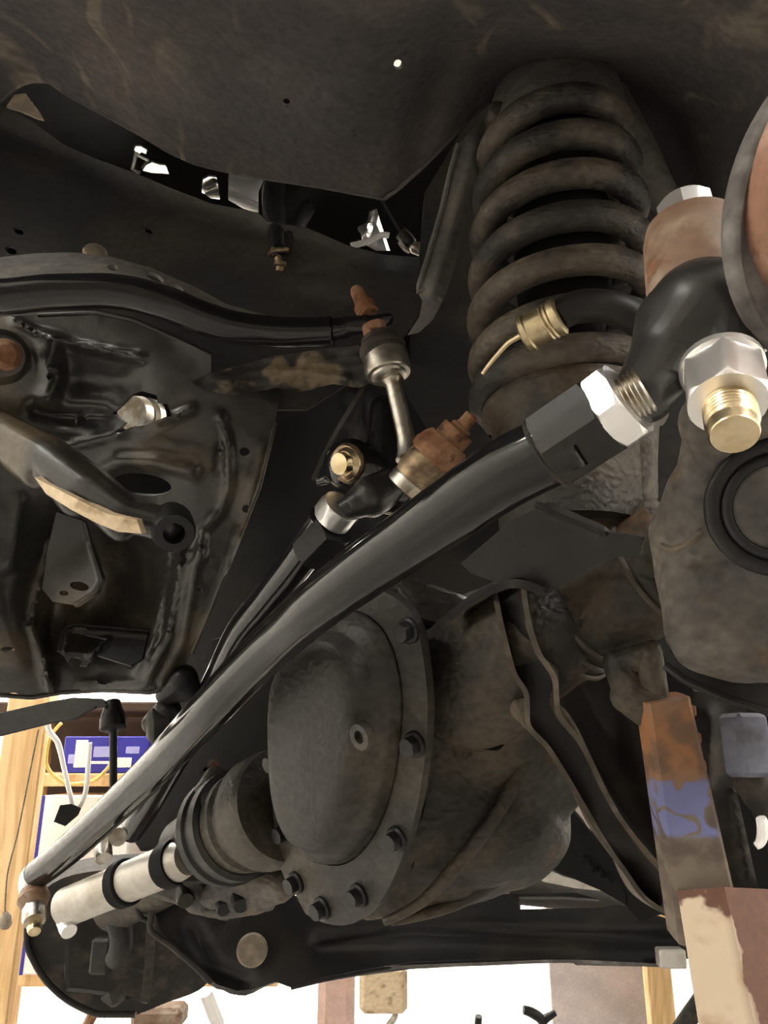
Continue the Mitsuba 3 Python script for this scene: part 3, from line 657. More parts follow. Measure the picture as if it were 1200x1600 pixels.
# ================================================================== coil spring
S0, S1 = P(886, 640, .700), P(866, 196, .790)
sa, su, sw = basis(S1 - S0)
su = RIGHT - sa * (RIGHT @ sa); su /= np.linalg.norm(su); sw = np.cross(sa, su)       # sw away from the camera or towards it
if sw @ FWD < 0: sw = -sw
def spring(t0, t1, turns_at, n=520, wire=.0118):
    t = np.linspace(t0, t1, n)
    h = np.interp(t, [0, 1.2, 7.3], [0, .12, 1])
    r = np.interp(h, [0, .3, .6, .85, 1], [.076, .0775, .074, .068, .061])
    ang = turns_at + 2 * np.pi * t
    c = S0 + (S1 - S0) * h[:, None] + r[:, None] * (np.cos(ang)[:, None] * su + np.sin(ang)[:, None] * sw)
    return sweep(c, np.interp(t, [t0, t0 + .3, t1 - .3, t1], [wire * .8, wire, wire, wire * .8]), 16)
put('coil_spring', spring(.0, 7.45, -math.pi / 2 + 2.2, wire=.0134), 'm_coil', True)
tag('coil_spring', 'large dusty dark coil spring standing upright right of the middle', 'spring')
put('bump_stop', lathe(P(876, 330, .75), P(886, 610, .70), [(0, .046), (.3, .046), (.6, .042), (.7, .036), (1, .036)], 36), 'm_black')
tag('bump_stop', 'black rubber bump stop inside the coil spring', 'bump stop')
put('spring_perch__cup', lathe(P(894, 622, .708), P(902, 840, .66), [(0, .03), (.02, .070), (.10, .082), (.16, .083), (.24, .074), (.5, .070), (1, .066)], 56), 'm_diff', 40)
put('spring_perch__bracket', blob([[(880, 660, .66, .012), (1000, 700, .64, .012), (990, 830, .62, .012), (880, 800, .63, .012)]], .006, 4), 'm_cast', 40)
put('spring_perch__plate', sheet([(720, 880), (800, 812), (850, 790), (872, 800), (944, 830), (1004, 842), (1000, 870), (962, 870), (930, 888), (880, 915), (830, 926), (812, 920), (760, 905), (735, 895)],
    [(720, 880, .64), (850, 790, .575), (1004, 842, .54), (812, 920, .60), (900, 870, .57)], .005, (), 8, [([(850, 792), (944, 832)], 4, .006)], [[(838, 788), (872, 800), (944, 832)]], .0028, rough=.004), 'm_arm', 40)
put('spring_perch__hole_rim', lathe(P(884, 775, .628), P(878, 779, .622), [(0, .016), (1, .0165), (1.0, .012), (.2, .011), (.2, .001)], 30), 'm_black')
tag('spring_perch', 'grey cast seat under the coil spring with a bracket plate', 'spring seat')

# wear sensor lead with a crimped brass sleeve
put('brake_hose__sleeve', lathe(P(818, 524, .60), P(877, 492, .585), [(0, .013), (.05, .0150), (.16, .0150), (.2, .0138), (.6, .0138), (.64, .0150), (.68, .0138), (.74, .0150), (.78, .0138), (.84, .0150), (.95, .0150), (1, .012)], 36), 'm_brass')
put('brake_hose__hose', tube([(872, 496, .588, .0115), (910, 478, .585, .0125), (960, 482, .58, .0125), (1004, 506, .58, .012), (1030, 530, .58, .011)], 20), 'm_hose', True)
put('brake_hose__wire', tube([(822, 520, .60, .0026), (800, 532, .61, .0024), (776, 556, .62, .0022), (754, 584, .63, .0018)], 8), 'm_brass')
put('brake_hose__wire', tube([(862, 484, .585, .0012), (876, 472, .585, .0012), (894, 464, .585, .001)], 8), 'm_brass')
labels['brake_hose__sleeve'] = {'label': 'crimped brass sleeve'}
tag('brake_hose', 'black brake hose with a crimped brass sleeve in front of the coil spring', 'hose')

# ================================================================== brake rotor and knuckle
rc, rn = P(1368, 322, .400), V(.22, .347, -.907)
rn = rn / np.linalg.norm(rn)
rd = P(1362, 285, .385)
put('brake_rotor__disc', lathe(rd - rn * .012, rd + rn * .012, [(0, .05), (0, .0655), (.06, .068), (.94, .068), (1, .067), (1, .052), (.9, .050), (.9, .001)], 90), 'm_rotor')
put('brake_rotor__dust_shield', cat(lathe(rc - rn * .004, rc + rn * .004, [(0, .040), (0, .082), (.3, .0845), (1, .0845), (1, .04)], 90), ring(rc, rn, .0835, .0042, 12, 90, 1.6)), 'm_dustshield')
tag('brake_rotor', 'rusty orange brake rotor with a grey dust shield rim at the right edge', 'brake rotor')

put('steering_knuckle__casting', blob([
    [(1112, 660, .470, .020), (1190, 650, .470, .024), (1150, 720, .49, .028)], [(1110, 690, .485, .017), (1112, 770, .50, .024)], [(1112, 760, .50, .026), (1064, 830, .53, .020), (1130, 850, .52, .034)],
    [(1060, 830, .535, .020), (1080, 930, .53, .022), (1160, 900, .52, .040)], [(1110, 900, .52, .034), (1110, 980, .51, .030), (1200, 980, .50, .036), (1280, 900, .5, .036)], [(1100, 1000, .51, .022), (1150, 1028, .505, .016), (1260, 1030, .50, .016)],
    [(1170, 660, .48, .02), (1290, 700, .48, .02), (1300, 900, .50, .03), (1200, 860, .51, .03)]], .006, 10, .003), 'm_knuckle', True)
hc, hn = P(1218, 792, .452), V(-.35, .05, -.93)
put('steering_knuckle__seal_ring', cat(ring(hc, hn, .036, .0055, 12, 60, .8), ring(hc + hn * .002, hn, .028, .004, 12, 60)), 'm_satin')
put('steering_knuckle__hub_face', lathe(hc + hn * -.004, hc + hn * .006, [(0, .028), (.6, .028), (1, .024), (1, .001)], 50), 'm_knuckle')
put('steering_knuckle__weld', tube([(1032, 852, .497, .0022), (1052, 858, .492, .0026), (1075, 850, .486, .0026), (1096, 832, .484, .002)], 8), 'm_edge')
labels['steering_knuckle__seal_ring'] = {'label': 'dark seal ring'}
tag('steering_knuckle', 'dusty grey cast steering knuckle at the right edge under the gold stud', 'knuckle')
put('knuckle_skirt', sheet([(1030, 1000), (1045, 1045), (1070, 1062), (1130, 1090), (1260, 1130), (1260, 1050), (1150, 1062), (1080, 1030), (1050, 985)], [(1030, 1000, .56), (1070, 1062, .54), (1260, 1130, .52), (1150, 1062, .53)], .006, (), 7, (), [[(1040, 1040), (1068, 1062), (1130, 1090), (1260, 1130)]], .003), 'm_arm')
tag('knuckle_skirt', 'thin dark skirt plate curving under the steering knuckle', 'plate')

# ================================================================== axle
put('axle_housing__tube', lathe(P(1075, 860, .60), P(740, 1075, .74), [(0, .050), (.12, .050), (.14, .047), (.6, .046), (.8, .052), (1, .062)], 56), 'm_cast', True)
wel = []
for t, r in ((.12, .0505), (.40, .0475), (.45, .0478), (.50, .0485)):
    c = P(1075, 860, .60) * (1 - t) + P(740, 1075, .74) * t
    wel.append(ring(c, P(740, 1075, .74) - P(1075, 860, .60), r, .0028, 8, 50))
put('axle_housing__weld', cat(*wel), 'm_edge')
put('axle_housing__differential', blob([
    [(560, 1000, .775, .03), (640, 950, .765, .03), (640, 1100, .76, .03), (640, 1300, .745, .03), (580, 1400, .775, .022), (740, 1000, .79, .04), (770, 1200, .80, .07), (700, 1330, .79, .05)],
    [(760, 1130, .80, .085), (800, 1020, .74, .055)], [(700, 1130, .77, .045), (765, 1113, .745, .03)], [(740, 1240, .81, .09), (790, 1280, .84, .07), (680, 1370, .80, .035)],
    [(800, 1180, .84, .085), (640, 1395, .77, .024)], [(540, 1200, .85, .06), (660, 1200, .80, .08)], [(740, 1060, .73, .066), (800, 1020, .69, .056), (850, 985, .66, .049)]], .007, 34, .004), 'm_diff', True)
put('axle_housing__rib', tube([(846, 1120, .735, .005), (815, 1200, .725, .007), (770, 1280, .715, .007), (715, 1350, .715, .007), (650, 1415, .72, .005), (600, 1440, .725, .004)], 12), 'm_diff', True)
put('axle_housing__rib', tube([(888, 1228, .80, .006), (862, 1282, .79, .008), (815, 1340, .775, .008), (752, 1388, .765, .008), (690, 1420, .755, .006), (610, 1440, .745, .004)], 12), 'm_diff', True)
put('axle_housing__rib', tube([(775, 960, .72, .006), (770, 1040, .70, .008), (790, 1095, .695, .009), (846, 1122, .705, .006)], 12), 'm_diff', True)
put('axle_housing__drain_boss', lathe(P(764, 1112, .715), P(760, 1114, .70), [(0, .020), (.6, .018), (1, .014), (1, .006), (.7, .005), (.7, .001)], 36), 'm_diff')
put('axle_housing__top_bracket', sheet([(596, 922), (640, 918), (690, 930), (712, 950), (690, 975), (640, 960), (610, 945)], [(596, 922, .74), (712, 950, .75), (640, 960, .72)], .006, (), 7, rough=.004), 'm_diff')
tag('axle_housing', 'big muddy cast differential housing with the axle tube running up right', 'axle')

# differential cover
cn = V(-.70, .10, -.70); cn = cn / np.linalg.norm(cn)
cc0 = P(545, 1190, .725)
flo = [(600, 925), (640, 955), (660, 1020), (668, 1100), (663, 1190), (648, 1275), (626, 1345), (600, 1400), (572, 1432), (540, 1446), (500, 1440), (476, 1426), (466, 1405), (446, 1375), (432, 1320), (425, 1250), (424, 1150), (432, 1060), (455, 990), (500, 945), (550, 922)]
fl = smooth_closed(np.array(flo, float), 80)
put('differential_cover__flange', prism(fl, cc0, cn, .009), 'm_cover', 30)
put('differential_cover__gasket', prism(fl + (fl - fl.mean(0)) * -.012, cc0 - cn * .009, cn, .006), 'm_black', 30)
dome = [(590, 975), (612, 1010), (628, 1085), (624, 1170), (604, 1262), (574, 1320), (535, 1350), (492, 1342), (466, 1300), (452, 1210), (450, 1110), (464, 1025), (505, 972), (550, 955)]
db = onplane(smooth_closed(np.array(dome, float), 72), cc0, cn)
dm = db.mean(0)
layers = []
for h, s, sh in ((-.001, 1.02, 0), (.002, .99, 0), (.010, .965, 0), (.015, .93, 0), (.018, .885, 0), (.022, .85, .003), (.030, .828, .005), (.036, .80, .007), (.0405, .755, .009), (.0430, .69, .010), (.0440, .6, .010), (.0450, .4, .010), (.0457, .2, .010), (.046, .06, .010)):
    layers.append(dm + (db - dm) * s + cn * h + V(0, -1, 0) * sh)
nl, ns = len(layers), len(db)
ii, jj = np.meshgrid(np.arange(nl - 1), np.arange(ns), indexing='ij')
a_, b_ = ii * ns + jj, ii * ns + (jj + 1) % ns
df = np.vstack([np.stack([a_, b_, b_ + ns], -1).reshape(-1, 3), np.stack([a_, b_ + ns, a_ + ns], -1).reshape(-1, 3)])
k = np.arange(ns)
df = np.vstack([df, np.stack([k * 0 + nl * ns, (nl - 1) * ns + k, (nl - 1) * ns + (k + 1) % ns], 1), np.stack([k * 0 + nl * ns + 1, (k + 1) % ns, k], 1)])
dmesh = tm(np.vstack(layers + [layers[-1].mean(0)[None] + cn * .0003, layers[0].mean(0)[None]]), df); dmesh.fix_normals()
put('differential_cover__dome', dmesh, 'm_cover', True)
for bx, by in ((464, 1378), (505, 1418), (562, 1398), (622, 1310), (650, 1162), (640, 985), (446, 1300), (432, 1190)):
    bolt(onplane([(bx, by)], cc0, cn)[0] + cn * .0003, cn, .0088, .0125, 'm_satin', 'differential_cover__bolt', 1.3)
pl = onplane([(566, 1150)], cc0 + cn * .0452, cn)[0]
put('differential_cover__fill_plug', lathe(pl - cn * .004, pl + cn * .004, [(0, .0125), (.6, .0125), (1, .011), (1, .0055), (.3, .005), (.3, .001)], 36), 'm_cover')
labels['differential_cover__fill_plug'] = {'label': 'round plug with a recessed centre'}
tag('differential_cover', 'domed grey-black differential cover with bolts round its rim', 'cover')

# lower control arm: pressed channel with two edges
L1 = [(777, 946, .615), (787, 992, .615), (804, 1054, .605), (823, 1087, .60), (824, 1125, .60), (858, 1171, .61), (904, 1246, .63), (940, 1308, .65), (975, 1359, .69), (1012, 1407, .70), (1045, 1428, .70)]
L2 = [(818, 917, .585), (826, 971, .58), (842, 1021, .585), (867, 1062, .585), (871, 1108, .59), (908, 1162, .60), (950, 1246, .62), (975, 1287, .65), (1020, 1344, .66), (1064, 1388, .665)]
put('control_arm__flange', strip(L1, .045, .0042, 90), 'm_edge', 30)
put('control_arm__flange', strip(L2, .055, .0042, 90), 'm_edge', 30)
wo = [(p[0], p[1]) for p in L1] + [(p[0], p[1]) for p in L2[::-1]]
put('control_arm__web', sheet(wo, [(p[0], p[1], p[2] + .022) for p in L1] + [(p[0], p[1], p[2] + .03) for p in L2], .004, (), 8), 'm_arm', 40)
put('control_arm__clevis', strip([(700, 965, .66), (760, 925, .63), (812, 912, .585), (850, 925, .58)], .03, .007, 30), 'm_arm', 30)
tag('control_arm', 'dark pressed channel arm with two bright worn edges right of the differential', 'control arm')
put('arm_bracket', sheet([(868, 1120), (910, 1160), (960, 1250), (1062, 1390), (1060, 1300), (1010, 1150), (985, 1090), (940, 1050), (900, 1010), (876, 1050)], [(868, 1120, .70), (1062, 1390, .72), (985, 1090, .66), (900, 1010, .68)], .005, (), 12, [([(900, 1060), (960, 1180), (1040, 1330)], 20, -.01)]), 'm_arm', 40)
tag('arm_bracket', 'dark plate between the control arm and the jack stand post', 'bracket')

# ================================================================== jack stand under the axle
def vertical_from(p_top, length, lean=(0, 0)):
    return p_top + np.array([lean[0], lean[1], -1]) * length
jp0, jp1 = P(1034, 1090, .575), P(1093, 1412, .562)
POST_Z = float(P(1070, 1310, .565)[2])
ja = (jp1 - jp0) / np.linalg.norm(jp1 - jp0)
jr = RIGHT - ja * (RIGHT @ ja); jr /= np.linalg.norm(jr); jb = np.cross(ja, jr)
if jb @ FWD < 0: jb = -jb
hwx = .0235
def bar(p0, p1, w0, w1, dep):
    out = []
    for p, w in ((p0, w0), (p1, w1)):
        for sx, sy in ((-1, -1), (1, -1), (1, 1), (-1, 1)):
            for cx, cy in ((.003, 0), (0, .003)):
                out.append(p + jr * sx * (w - cx) + jb * (sy * (dep - cy)))
    return trimesh.convex.convex_hull(np.array(out))
put('jack_stand__post', bar(jp0, jp1 - ja * -.02, .0165, .0235, .015), 'm_post', 25)
tz = P(1058, 1388, .545)
STAND_TOP = float(tz[2])
pts = []
def stand_body():
    # a tapering sleeve: left face towards the camera, right face turning away
    q = [(1058, 1392, .548), (1132, 1386, .530), (1262, 1392, .600), (1190, 1400, .640)]
    e = [(1098, 1640, .520), (1188, 1640, .495), (1380, 1660, .575), (1280, 1680, .650)]
    return trimesh.convex.convex_hull(np.array([P(*a) for a in q + e]))
sb_ = stand_body()
STAND_X = float(P(1132, 1386, .53)[0]); STAND_SLOPE = -float((P(1188, 1640, .495)[0] - P(1132, 1386, .53)[0]) / max(1e-3, P(1132, 1386, .53)[2] - P(1188, 1640, .495)[2]))
put('jack_stand__sleeve', sb_, 'm_stand', 20)
put('jack_stand__saddle', blob([[(962, 1038, .60, .010), (1012, 1030, .59, .010), (1020, 1016, .595, .008)], [(962, 1036, .60, .010), (985, 1085, .585, .013)], [(1016, 1030, .585, .010), (1024, 1085, .58, .010)], [(980, 1088, .585, .013), (1020, 1100, .578, .012)], [(990, 1098, .585, .012), (1010, 1120, .585, .009)]], .004, 6), 'm_cast', 40)
put('jack_stand__ratchet_teeth', cat(*[box(jp0 + ja * (.012 + .02 * k) + jr * .0175 - jb * .004, [.006, .012, .008], bev=.002) for k in range(5)]), 'm_rust')
for f_, (dx, dy) in enumerate(((.13, -.02), (.17, .16))):
    top = P(1150, 1600, .55)
    b0 = np.array([top[0] + dx * .4, top[1] + dy * .4, top[2]]); b1 = np.array([top[0] + dx * 1.6, top[1] + dy * 1.6, .012])
    put('jack_stand__leg', sweep(np.array([b0, (b0 + b1) / 2, b1]), .016, 4), 'm_stand', 20)
labels['jack_stand__sleeve'] = {'label': 'cream sleeve rusted brown at its rim and right side'}
labels['jack_stand__post'] = {'label': 'rusty ratchet post with worn blue paint'}
tag('jack_stand', 'rusty jack stand with a cream sleeve and blue paint at the bottom right', 'jack stand')
# sensors and brackets right of the jack stand
put('axle_bracket', sheet([(1085, 1080), (1150, 1090), (1180, 1130), (1150, 1230), (1185, 1390), (1118, 1392), (1100, 1300), (1075, 1180)], [(1085, 1080, .60), (1180, 1130, .60), (1185, 1390, .64), (1100, 1300, .62)], .006, (), 9, [([(1110, 1120), (1105, 1230)], 14, .012), ([(1148, 1240), (1168, 1370)], 8, .008)], rough=.005), 'm_rubber', 40)
tag('axle_bracket', 'dark muddy bracket in shadow right of the rusty jack stand post', 'bracket')
put('sensor_block__body', box(P(1166, 1164, .555), [.026, .024, .044], rz=.25, bev=.003), 'm_bluegrey', 25)
put('sensor_block__foot', blob([[(1172, 1218, .56, .013), (1186, 1250, .56, .010)], [(1196, 1230, .56, .012), (1190, 1268, .57, .007)]], .005, 6), 'm_rubber')
put('sensor_block__clip', tube([(1189, 1278, .54, .0036), (1192, 1300, .54, .004), (1188, 1316, .54, .0034), (1181, 1322, .54, .0026)], 10), 'm_white')
tag('sensor_block', 'small blue-grey block with a white clip below it at the right edge', 'sensor')
put('added_axle_backing', sheet([(880, 1000), (1000, 960), (1300, 1020), (1320, 1500), (1090, 1460), (1000, 1410), (920, 1280)], [(880, 1000, .78), (1300, 1020, .74), (1320, 1500, .78), (920, 1280, .80)], .005, (), 24), 'm_black')  # added black backing, closes bright gaps beside the control arm
tag('added_axle_backing', 'black plate added behind the jack stand post to block light', 'plate')

# ================================================================== far axle side
put('far_axle_tube__tube', lathe(P(540, 1212, .86), P(180, 1415, 1.20), [(0, .050), (.4, .040), (1, .038)], 36), 'm_diff', True)
put('far_axle_tube__bracket', blob([[(250, 1385, 1.02, .014), (320, 1410, .98, .014), (300, 1360, 1.0, .02)], [(330, 1400, .97, .014), (400, 1410, .93, .014), (440, 1385, .90, .016), (380, 1360, .95, .02)], [(300, 1415, .99, .008), (352, 1428, .96, .008)], [(355, 1425, .95, .008), (420, 1412, .92, .008)]], .006, 8, .004), 'm_knuckle', 45)
fa0, fa1 = P(446, 1255, .85), P(296, 1322, 1.0)
fq = lambda t: fa0 + (fa1 - fa0) * t
put('far_axle_tube__flange', lathe(fq(0), fq(.42), [(0, .060), (.1, .063), (.45, .063), (.5, .056), (.7, .054), (.75, .058), (1, .056)], 48), 'm_cover', 30)
put('far_axle_tube__strap', lathe(fq(.40), fq(.60), [(0, .058), (.08, .0635), (.4, .0635), (.45, .061), (.62, .061), (.68, .0645), (.95, .0645), (1, .058)], 48), 'm_hose', 30)
put('far_axle_tube__shoulder', lathe(fq(.58), fq(1.05), [(0, .056), (.3, .050), (.5, .043), (1, .038)], 48), 'm_cover', 30)
put('far_axle_tube__bolt', hexnut(P(286, 1392, .985), P(290, 1408, .965), .011, .2), 'm_satin')
put('far_axle_tube__bolt', hexnut(P(372, 1398, .935), P(377, 1416, .915), .010, .4), 'm_satin')
put('far_axle_tube__bolt', hexnut(P(346, 1410, .95), P(350, 1422, .935), .009, .1), 'm_satin')
tag('far_axle_tube', 'muddy axle tube and brackets left of the differential cover', 'axle')
put('drive_seal', blob([[(326, 1252, .90, .012), (334, 1290, .885, .015)], [(320, 1240, .93, .014), (336, 1215, .96, .014)], [(322, 1284, .885, .010), (326, 1302, .875, .009)]], .006, 10), 'm_cover', 40)
tag('drive_seal', 'grey boot-shaped casting left of the black axle strap', 'casting')

# steering stabilizer
z0, z1 = P(102, 1418, 1.02), P(292, 1340, .93)
put('steering_stabilizer__cylinder', lathe(z0, z1, [(0, .012), (0, .022), (.015, .0245), (.35, .0245), (.9, .0245), (.94, .0235), (1, .02)], 48), 'm_stabilizer')
put('steering_stabilizer__rubber_ring', lathe(z0 + (z1 - z0) * .47, z0 + (z1 - z0) * .55, [(0, .0265), (.1, .0285), (.9, .0285), (1, .0265)], 48), 'm_black')
put('steering_stabilizer__end_boot', lathe(z0 + (z1 - z0) * .83, z0 + (z1 - z0) * .93, [(0, .0255), (.2, .0275), (1, .027)], 48), 'm_black')
put('steering_stabilizer__clamp', cat(tube([(270, 1318, .945, .0045), (282, 1306, .94, .0045), (286, 1322, .935, .0045), (284, 1350, .93, .0045), (276, 1372, .93, .006)], 10), tube([(270, 1322, .945, .004), (266, 1345, .94, .004), (266, 1360, .94, .004)], 10), box(P(305, 1312, .94), [.030, .03, .042], rz=.4, ry=-.3), box(P(300, 1345, .95), [.04, .03, .05], rz=.4)), 'm_satin')
put('steering_stabilizer__bolt', hexnut(P(100, 1436, 1.01), P(108, 1456, .99), .011, .3), 'm_zinc')
labels['steering_stabilizer__cylinder'] = {'label': 'pale silver cylinder'}
tag('steering_stabilizer', 'pale silver steering stabilizer cylinder with a black rubber ring', 'damper')
put('tie_rod_joint__boot', lathe(P(52, 1392, 1.10), P(54, 1418, 1.08), [(0, .018), (.5, .022), (1, .016)], 28), 'm_rustband')
put('tie_rod_joint__nut', hexnut(P(52, 1412, 1.085), P(54, 1440, 1.06), .016, .3), 'm_zincdull')
put('tie_rod_joint__stud', lathe(P(54, 1436, 1.07), P(54, 1456, 1.05), [(0, .010), (.8, .010), (1, .008)], 24), 'm_gold')
put('tie_rod_joint__neck', tube([(58, 1366, 1.11, .0195), (52, 1374, 1.11, .0195), (52, 1396, 1.10, .017)], 24), 'm_zinc')
tag('tie_rod_joint', 'small bright ball joint and nut at the far left end of the tie rod', 'ball joint')
put('drop_bolt', cat(lathe(P(176, 1096, 1.05), P(177, 1140, 1.03), [(0, .010), (.3, .013), (.45, .0155), (.6, .0155), (.62, .0175), (.95, .0175), (1, .014)], 30)), 'm_satin')
tag('drop_bolt', 'dark flanged bolt hanging under the crossmember left of the tie rod', 'bolt')
put('drop_rod', tube([(177, 1138, 1.04, .0052), (177, 1170, 1.04, .0052), (177, 1215, 1.04, .0052), (178, 1240, 1.04, .005)], 12), 'm_satin')
tag('drop_rod', 'thin dark rod hanging from the flanged bolt', 'rod')
put('lower_valance__strip', sheet([(-200, 1120), (0, 1114), (80, 1096), (115, 1090), (160, 1092), (166, 1102), (150, 1104), (132, 1112), (118, 1122), (80, 1128), (0, 1148), (-200, 1190)], [(-200, 1120, 1.06), (115, 1090, 1.05), (166, 1102, 1.03), (0, 1148, 1.04)], .006, (), 7, (), [[(0, 1148), (80, 1128), (118, 1122), (150, 1104)]], .002), 'm_frame')
tag('lower_valance', 'thin black strip running to the left edge under the crossmember', 'strip')
put('rubber_bumper', lathe(P(262, 1132, 1.0), P(228, 1136, .99), [(0, .020), (.3, .024), (.7, .023), (.9, .018), (1, .012)], 30), 'm_hose')
tag('rubber_bumper', 'dark round rubber bumper above the lower end of the tie rod', 'bumper')
put('added_shade_sheet', sheet([(330, 1000), (440, 980), (440, 1180), (402, 1200), (402, 1290), (310, 1330), (220, 1330), (200, 1300), (280, 1190), (330, 1100)], [(330, 1000, 1.10), (440, 980, 1.0), (402, 1290, 1.10), (200, 1300, 1.30)], .01, [[(316, 1204), (328, 1188), (338, 1186), (345, 1196), (342, 1206), (330, 1211)], [(319, 1229), (331, 1228), (332, 1235), (320, 1235)]], 12), 'm_black')  # black sheet added in place of deep shade, with two gaps cut through
tag('added_shade_sheet', 'black sheet added for the shade between the tie rod and the differential cover', 'pan')
put('stabilizer_bolt', cat(hexnut(P(160, 1310, 1.08), P(162, 1342, 1.05), .012, .2), lathe(P(188, 1302, 1.08), P(184, 1308, 1.05), [(0, .01), (1, .012)], 20)), 'm_zincdull')
tag('stabilizer_bolt', 'bright bolt hanging below the lower end of the drag link', 'bolt')

# far wheel backing and its bracket
wc, wn = P(196, 1420, 1.34), V(.25, .1, -.95)
put('wheel_backing__disc', prism(smooth_closed(np.array([(44, 1440), (42, 1470), (56, 1508), (84, 1545), (122, 1572), (160, 1586), (210, 1586), (262, 1566), (320, 1540), (330, 1440), (290, 1380), (160, 1360), (70, 1390)], float), 80), P(180, 1480, 1.26), V(.1, .05, -1), .05), 'm_rubber', 30)
put('wheel_backing__rim_lip', tube([(43, 1440, 1.24, .005), (42, 1470, 1.24, .005), (56, 1508, 1.24, .005), (84, 1545, 1.24, .005), (122, 1572, 1.24, .005), (160, 1585, 1.24, .005), (212, 1585, 1.24, .005)], 10), 'm_satin')
tag('wheel_backing', 'round black wheel backing at the lower left behind the stabilizer', 'wheel')
put('far_bracket__frame', cat(strip([(104, 1458, 1.2), (104, 1520, 1.2), (108, 1545, 1.2)], .03, .005, 20), strip([(104, 1546, 1.2), (160, 1552, 1.19), (222, 1564, 1.18)], .03, .005, 20), strip([(150, 1505, 1.2), (185, 1510, 1.19), (224, 1518, 1.18)], .03, .005, 20)), 'm_frame')
put('far_bracket__post', strip([(236, 1405, 1.14), (235, 1470, 1.14), (226, 1566, 1.14)], .03, .014, 20), 'm_cast')
put('far_bracket__block', cat(box(P(160, 1492, 1.2), [.03, .03, .05]), tube([(180, 1430, 1.17, .018), (190, 1465, 1.17, .018), (180, 1500, 1.18, .016)], 16), lathe(P(178, 1556, 1.18), P(178, 1572, 1.17), [(0, .02), (.4, .017), (1, .006)], 6)), 'm_frame')
tag('far_bracket', 'dark square bracket frame with a rusty post below the stabilizer', 'bracket')
put('brake_line', tube([(214, 1412, 1.10, .004), (222, 1435, 1.10, .004), (236, 1440, 1.10, .004), (238, 1410, 1.10, .004), (234, 1446, 1.09, .004), (270, 1480, 1.08, .0045), (310, 1515, 1.07, .0045), (330, 1535, 1.07, .004)], 10, 80), 'm_frame')
tag('brake_line', 'thin dark line looping down right of the stabilizer', 'brake line')

# long lower rail
lo = [(238, 1410), (300, 1400), (460, 1400), (620, 1400), (900, 1395), (1060, 1440), (1200, 1445), (1200, 1500), (1060, 1494), (1032, 1492), (1030, 1510), (902, 1505), (888, 1496), (760, 1502), (640, 1507), (560, 1520), (500, 1532), (455, 1543), (430, 1534), (400, 1545), (370, 1548), (338, 1538), (310, 1512), (280, 1484), (250, 1455)]
put('lower_rail__plate', sheet(lo, [(238, 1410, 1.12), (460, 1400, 1.12), (1060, 1440, 1.02), (1030, 1510, 1.0), (640, 1507, 1.05), (370, 1548, 1.06), (1200, 1500, .98), (620, 1400, 1.14)], .012,
    [[(810, 1401), (880, 1401), (950, 1406), (970, 1412), (940, 1418), (812, 1421)]], 10, [([(500, 1470), (640, 1455), (900, 1465), (1060, 1470)], 12, -.012), ([(300, 1450), (330, 1510), (380, 1530)], 12, -.01), ([(330, 1470), (360, 1430)], 10, .01)],
    [[(902, 1505), (888, 1496), (760, 1502), (640, 1507), (560, 1520), (500, 1532), (455, 1543)]], .003), 'm_satin', 40)
put('lower_rail__round_plug', lathe(P(394, 1484, 1.075), P(394, 1485, 1.06), [(0, .0215), (.6, .0215), (1, .019), (1, .001)], 40), 'm_plug')
put('lower_rail__plug_hole', lathe(P(391, 1504, 1.062), P(391, 1504, 1.056), [(0, .0035), (1, .0032)], 16), 'm_black')
put('lower_rail__lower_edge', strip([(600, 1512, 1.05), (760, 1506, 1.03), (888, 1502, 1.02), (1000, 1507, 1.0), (1070, 1510, .99)], .02, .004, 30), 'm_dustshield')
put('lower_rail__end_cap', box(P(1048, 1496, .985), [.034, .02, .022], bev=.002), 'm_stabilizer')
labels['lower_rail__round_plug'] = {'label': 'round tan plug'}
tag('lower_rail', 'long black frame rail along the bottom with a round tan plug', 'frame')
put('far_rail__tube', tube([(790, 1380, 1.15, .028), (870, 1390, 1.15, .026), (960, 1408, 1.14, .022), (1010, 1418, 1.13, .018)], 20), 'm_frame', True)
put('far_rail__edge', sheet([(812, 1344), (840, 1352), (880, 1370), (930, 1384), (968, 1388), (960, 1394), (900, 1388), (850, 1378), (818, 1362)], [(812, 1344, 1.08), (968, 1388, 1.05), (850, 1378, 1.07)], .004, (), 6), 'm_stabilizer')
tag('far_rail', 'dark round tube with a bright strip seen below the control arm', 'tube')
put('floor_pan', sheet([(820, 1330), (880, 1250), (915, 1290), (975, 1360), (1040, 1426), (1000, 1440), (975, 1412), (940, 1392), (880, 1366), (850, 1352)], [(820, 1330, 1.0), (880, 1250, .96), (1040, 1426, .92), (940, 1392, .98)], .005, (), 10, [([(912, 1300), (914, 1350), (968, 1386)], 3, .01)], [[(914, 1296), (912, 1352), (975, 1388), (978, 1412)]], .002), 'm_black')
tag('floor_pan', 'black bent panel under the control arm right of the differential', 'panel')

# ================================================================== things in the garage behind
def upright(x, y, d, w, dep, z0, z1, m, key, bev=.004, rz=0.0):
    p = P(x, y, d)
    return put(key, box([p[0], p[1], (z0 + z1) / 2], [w, dep, z1 - z0], rz, bev), m, 20)
upright(14, 1350, 1.95, .11, .04, .0, 1.24, 'm_wood', 'shelf_unit__post')
upright(62, 1200, 2.45, .05, .04, .0, 1.24, 'm_wood', 'shelf_unit__rear_post')
s0 = P(140, 1215, 2.30)
put('shelf_unit__board', box([s0[0] + .12, s0[1] + .10, s0[2] - .005], [.95, .34, .036]), 'm_wood', 20)
put('shelf_unit__upper_board', box([s0[0] + .12, s0[1] + .13, s0[2] + .205], [.95, .30, .03]), 'm_shelfdark', 20)
put('shelf_unit__back_panel', box([s0[0] + .12, s0[1] + .31, s0[2] - .17], [.95, .012, .76], bev=.002), 'm_shelfdark', 20)
